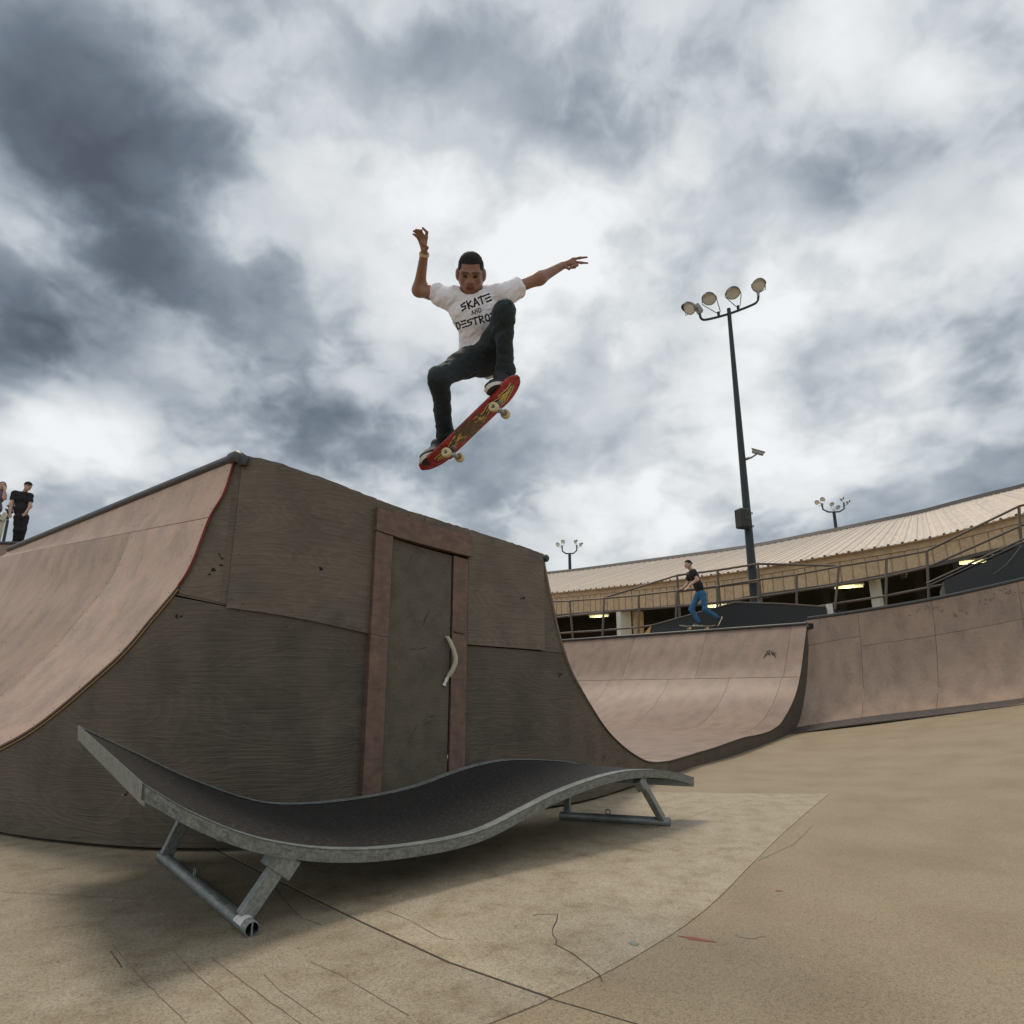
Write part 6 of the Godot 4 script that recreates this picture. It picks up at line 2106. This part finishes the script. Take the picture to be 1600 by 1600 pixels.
# a smaller figure far off; J holds its joints in world metres
func figure(label: String, base: Vector3, J: Dictionary, look: Dictionary, s: float) -> Node3D:
	var who := thing("person", label, "person", base)
	for k in J: J[k] -= base
	var out := fresh()
	var T: Vector3 = (J.neck - J.pelvis).normalized()
	var B := axes(T, J.sh_l - J.sh_r)
	var bb := bounds(J.values(), 0.13 * s)
	var f := Field.new(bb[0], bb[1], 0.021, 0.018)
	for sd in ["r", "l"]:
		f.cap(J["sh_" + sd], J["el_" + sd], 0.05 * s, 0.04 * s); f.cap(J["el_" + sd], J["wr_" + sd], 0.042 * s, 0.03 * s)
		f.cap(J["hip_" + sd], J["knee_" + sd], 0.06 * s, 0.045 * s); f.cap(J["knee_" + sd], J["ankle_" + sd], 0.045 * s, 0.035 * s)
	f.cap(J.sh_r, J.sh_l, 0.05 * s, 0.05 * s); f.cap(J.neck, J.pelvis, 0.05 * s, 0.055 * s)
	f.finish(); f.net(out)
	var hb: Basis = look.head
	add_head(out, J.head, hb, 1.02 * s, J.neck, 0.009, Color(0.8, 0.6, 0.6))
	for sd in ["r", "l"]:
		add_hand(out, hand_points(J["wr_" + sd], J["hand_" + sd], hb.x * 0.9 * s, hb.z * 0.012), J["el_" + sd], 0.0085, 0.0095 * s)
	put(skin_mesh(out), "body", M.skin_light, who)
	out = fresh()
	f = Field.new(bb[0], bb[1], 0.019, 0.022)
	f.cap(J.sh_r.lerp(J.sh_l, 0.05), J.sh_r.lerp(J.sh_l, 0.95), 0.07 * s, 0.07 * s)
	f.ell(J.chest, B, Vector3(0.18, 0.18, 0.125) * s)
	f.ell(J.waist, B, Vector3(0.17, 0.2, 0.125) * s)
	for sd in ["r", "l"]: f.cap(J["sh_" + sd], J["sh_" + sd].lerp(J["el_" + sd], 0.7), 0.066 * s, 0.068 * s)
	f.finish()
	f.fold(noise(95, 6.0, 2), 0.012, B, Vector3(0.7, 1.3, 0.8))
	f.cut(J.pelvis - T * 0.02, 0.6, -T)
	for sd in ["r", "l"]: f.cut(J["sh_" + sd].lerp(J["el_" + sd], 0.62), 0.088 * s, (J["el_" + sd] - J["sh_" + sd]).normalized())
	f.net(out)
	put(skin_mesh(out), "t_shirt", look.shirt, who)
	out = fresh()
	f = Field.new(bb[0], bb[1], 0.019, 0.02)
	f.ell(J.pelvis, B, Vector3(0.155, 0.12, 0.12) * s)
	for sd in ["r", "l"]:
		f.cap(J["hip_" + sd], J["knee_" + sd], 0.09 * s, 0.068 * s); f.cap(J["knee_" + sd], J["ankle_" + sd], 0.066 * s, 0.054 * s)
	f.finish()
	f.fold(noise(96, 7.0, 2), 0.012, B, Vector3.ONE)
	for sd in ["r", "l"]: f.cut(J["ankle_" + sd], 0.14 * s, (J["ankle_" + sd] - J["knee_" + sd]).normalized())
	f.net(out)
	put(skin_mesh(out), "trousers", look.trousers, who)
	for sd in ["r", "l"]:
		var up: Vector3 = look["up_" + sd]
		shoe(who, J["ankle_" + sd], look["toe_" + sd], up, s, 0.09 * s, M.shoe_black, M.sole_white)
	# hair, cap
	out = fresh()
	bb = bounds([J.head], 0.24)
	f = Field.new(bb[0], bb[1], 0.010, 0.008)
	f.ell(J.head + hb * Vector3(0, 0.03, -0.018) * s, hb, Vector3(0.084, 0.09, 0.10) * s)
	if look.has("long"):
		f.cap(J.head + hb * Vector3(0.06, 0.0, -0.05) * s, J.head + hb * Vector3(0.06, -0.16, -0.07) * s, 0.045 * s, 0.03 * s)
		f.cap(J.head + hb * Vector3(-0.06, 0.0, -0.05) * s, J.head + hb * Vector3(-0.06, -0.16, -0.07) * s, 0.045 * s, 0.03 * s)
	f.finish()
	if not look.has("long"): f.cut(J.head + hb * Vector3(0, 0.035, 0.07) * s, 0.5, (hb * Vector3(0, -0.6, 0.8)).normalized())
	else: f.cut(J.head + hb * Vector3(0, 0.035, 0.06) * s, 0.14 * s, (hb * Vector3(0, -0.2, 0.9)).normalized())
	f.net(out)
	put(skin_mesh(out), "hair", look.hair, who)
	if look.has("cap"):
		out = fresh()
		f = Field.new(bb[0], bb[1], 0.010, 0.006)
		f.ell(J.head + hb * Vector3(0, 0.045, -0.012) * s, hb, Vector3(0.09, 0.088, 0.106) * s)
		f.finish()
		f.cut(J.head + hb * Vector3(0, 0.05, 0) * s, 0.5, (hb * Vector3(0, -1, 0.1)).normalized())
		f.net(out)
		var cp := put(skin_mesh(out), "cap", look.cap, who)
		var st := begin()
		var dir: float = look.brim
		var pts := []
		for k in 9:
			var a := lerpf(-1.0, 1.0, k / 8.0)
			pts.append([J.head + hb * Vector3(sin(a) * 0.08, 0.052, cos(a) * 0.09 * dir) * s, J.head + hb * Vector3(sin(a) * 0.085, 0.045, (cos(a) * 0.09 + 0.075 * (1.0 - a * a * 0.6)) * dir) * s])
		var pb := []
		var pu := []
		for r in pts:
			pb.append([r[0] - hb.y * 0.008, r[1] - hb.y * 0.008]); pu.append([Vector2.ZERO, Vector2.ONE])
		slab(st, pts, pb, pu)
		put(mesh_of(st), "brim", look.cap, cp)
	return who

func make_people() -> void:
	# pushing along the far deck
	var b := Vector3(4.25, 2.2, -15.2)
	var hz := Basis(Vector3(0.45, 0, 0.89), Vector3(0.05, 1, 0), Vector3(-0.86, -0.05, 0.5)).orthonormalized()
	var J := {"head": Vector3(4.0, 3.652, -15.18), "neck": Vector3(4.06, 3.54, -15.2), "chest": Vector3(4.13, 3.39, -15.2), "waist": Vector3(4.21, 3.15, -15.2), "pelvis": Vector3(4.25, 2.99, -15.2),
		"sh_r": Vector3(4.075, 3.46, -15.02), "el_r": Vector3(4.13, 3.27, -14.95), "wr_r": Vector3(3.93, 3.13, -14.95), "hand_r": Vector3(3.84, 3.03, -14.95),
		"sh_l": Vector3(4.075, 3.46, -15.38), "el_l": Vector3(4.02, 3.23, -15.42), "wr_l": Vector3(3.87, 3.12, -15.36), "hand_l": Vector3(3.76, 3.10, -15.34),
		"hip_l": Vector3(4.20, 2.95, -15.28), "knee_l": Vector3(4.03, 2.64, -15.25), "ankle_l": Vector3(4.175, 2.345, -15.2),
		"hip_r": Vector3(4.28, 2.95, -15.12), "knee_r": Vector3(4.29, 2.625, -15.1), "ankle_r": Vector3(4.575, 2.44, -15.12)}
	figure("person in black t-shirt, blue jeans and cap pushing along far deck", b, J, {"head": hz, "shirt": M.cloth_black, "trousers": M.denim_blue, "hair": M.hair_brown, "cap": M.cloth_black, "brim": -1.0,
		"toe_l": Vector3(-1, 0, 0.25), "up_l": Vector3.UP, "toe_r": Vector3(-0.25, -1, 0), "up_r": Vector3(-0.87, 0.5, 0).normalized()}, 0.84)
	make_board("skateboard", "pale skateboard under the pushing rider on far deck", "board_pale", Transform3D(Basis(Vector3(0, 1, 0), -0.06), Vector3(4.13, 2.262, -15.2)))
	# man in cap at the far left, board held upright
	var m := Vector3(-12.290, 4.30, -16.35)
	var hm := Basis(Vector3(0.4, 0, -0.92), Vector3(0.1, 1, 0), Vector3(0.9, -0.35, 0.4)).orthonormalized()
	hm = Basis(hm.y.cross(hm.z), hm.y, hm.z).orthonormalized()
	J = {"head": Vector3(-12.190, 5.86, -16.3), "neck": Vector3(-12.280, 5.73, -16.35), "chest": Vector3(-12.310, 5.56, -16.35), "waist": Vector3(-12.280, 5.26, -16.35), "pelvis": Vector3(-12.240, 5.08, -16.35),
		"sh_r": Vector3(-12.460, 5.66, -16.25), "el_r": Vector3(-12.450, 5.36, -16.2), "wr_r": Vector3(-12.390, 5.10, -16.15), "hand_r": Vector3(-12.360, 4.99, -16.12),
		"sh_l": Vector3(-12.160, 5.64, -16.4), "el_l": Vector3(-12.080, 5.35, -16.36), "wr_l": Vector3(-12.105, 5.17, -16.28), "hand_l": Vector3(-12.140, 5.07, -16.24),
		"hip_r": Vector3(-12.310, 5.04, -16.32), "knee_r": Vector3(-12.260, 4.72, -16.30), "ankle_r": Vector3(-12.300, 4.40, -16.36),
		"hip_l": Vector3(-12.170, 5.04, -16.38), "knee_l": Vector3(-12.140, 4.73, -16.36), "ankle_l": Vector3(-12.220, 4.40, -16.44)}
	figure("person in black t-shirt and cap standing with an upright board", m, J, {"head": hm, "shirt": M.cloth_black, "trousers": M.cloth_black, "hair": M.hair_brown, "cap": M.cloth_black, "brim": 1.0,
		"toe_l": Vector3(1, 0, 0.6), "up_l": Vector3.UP, "toe_r": Vector3(0.8, 0, 0.8), "up_r": Vector3.UP}, 0.95)
	var up := Vector3(0.06, 1, 0).normalized()
	make_board("skateboard", "pale skateboard standing upright beside person in cap", "board_pale", Transform3D(Basis(up, Vector3(0.25, 0, -0.97), up.cross(Vector3(0.25, 0, -0.97))).orthonormalized(), Vector3(-12.460, 4.715, -16.02)))
	# long-haired onlooker cut by the left edge of the picture
	var w := Vector3(-12.860, 4.30, -16.35)
	var hw := Basis(Vector3(0.8, 0, -0.6), Vector3.UP, Vector3(0.6, -0.1, 0.8)).orthonormalized()
	J = {"head": Vector3(-12.840, 5.88, -16.3), "neck": Vector3(-12.920, 5.76, -16.35), "chest": Vector3(-12.940, 5.58, -16.35), "waist": Vector3(-12.940, 5.3, -16.35), "pelvis": Vector3(-12.940, 5.12, -16.35),
		"sh_r": Vector3(-13.100, 5.68, -16.3), "el_r": Vector3(-13.100, 5.42, -16.2), "wr_r": Vector3(-12.900, 5.36, -16.1), "hand_r": Vector3(-12.790, 5.37, -16.1),
		"sh_l": Vector3(-12.820, 5.68, -16.35), "el_l": Vector3(-12.680, 5.53, -16.25), "wr_l": Vector3(-12.700, 5.74, -16.22), "hand_l": Vector3(-12.750, 5.85, -16.25),
		"hip_r": Vector3(-13.000, 5.08, -16.3), "knee_r": Vector3(-12.960, 4.74, -16.28), "ankle_r": Vector3(-12.960, 4.40, -16.34),
		"hip_l": Vector3(-12.880, 5.08, -16.38), "knee_l": Vector3(-12.840, 4.74, -16.34), "ankle_l": Vector3(-12.840, 4.40, -16.42)}
	figure("person with long dark hair, hand raised to head, at left edge", w, J, {"head": hw, "shirt": M.cloth_grey, "trousers": M.cloth_purple, "hair": M.hair_brown, "long": true,
		"toe_l": Vector3(0.6, 0, 0.8), "up_l": Vector3.UP, "toe_r": Vector3(0.4, 0, 0.9), "up_r": Vector3.UP}, 0.92)

# ---------------------------------------------------------------- scene

func _ready() -> void:
	# camera
	var cam := Camera3D.new()
	cam.name = "camera"
	cam.fov = 74.19
	cam.near = 0.05
	cam.far = 900.0
	add_child(cam)
	cam.position = CAM
	cam.rotation_degrees = Vector3(15.076, 0, 0)
	cam.current = true
	# sky and exposure
	var env := Environment.new()
	env.background_mode = Environment.BG_SKY
	env.sky = Sky.new()
	env.sky.sky_material = make_sky()
	env.background_energy_multiplier = 1.0
	env.sky_rotation = Vector3(0, PI, 0)
	env.tonemap_mode = Environment.TONE_MAPPER_LINEAR
	env.tonemap_exposure = 1.1
	env.sdfgi_enabled = true
	env.ssao_enabled = true
	env.ssil_enabled = true
	var we := WorldEnvironment.new()
	we.name = "environment"
	we.environment = env
	add_child(we)
	# the sun behind thin cloud, high and ahead of the camera
	var sun := DirectionalLight3D.new()
	sun.name = "sun"
	sun.light_color = Color(1.0, 0.94, 0.86)
	sun.light_energy = 0.5
	sun.light_angular_distance = 18.0
	sun.shadow_enabled = true
	add_child(sun)
	sun.look_at_from_position(Vector3.ZERO, -Vector3(-0.25, 0.86, -0.42), Vector3.UP)

	rng.seed = 20240
	wall_init()
	make_materials()
	people_materials()
	make_ground()
	make_box()
	make_bench()
	make_pipe()
	make_bank()
	make_deck_ramps()
	make_far_platform()
	make_pavilion()
	make_railings()
	make_lamp_pole()
	make_masts()
	make_skater()
	make_people()
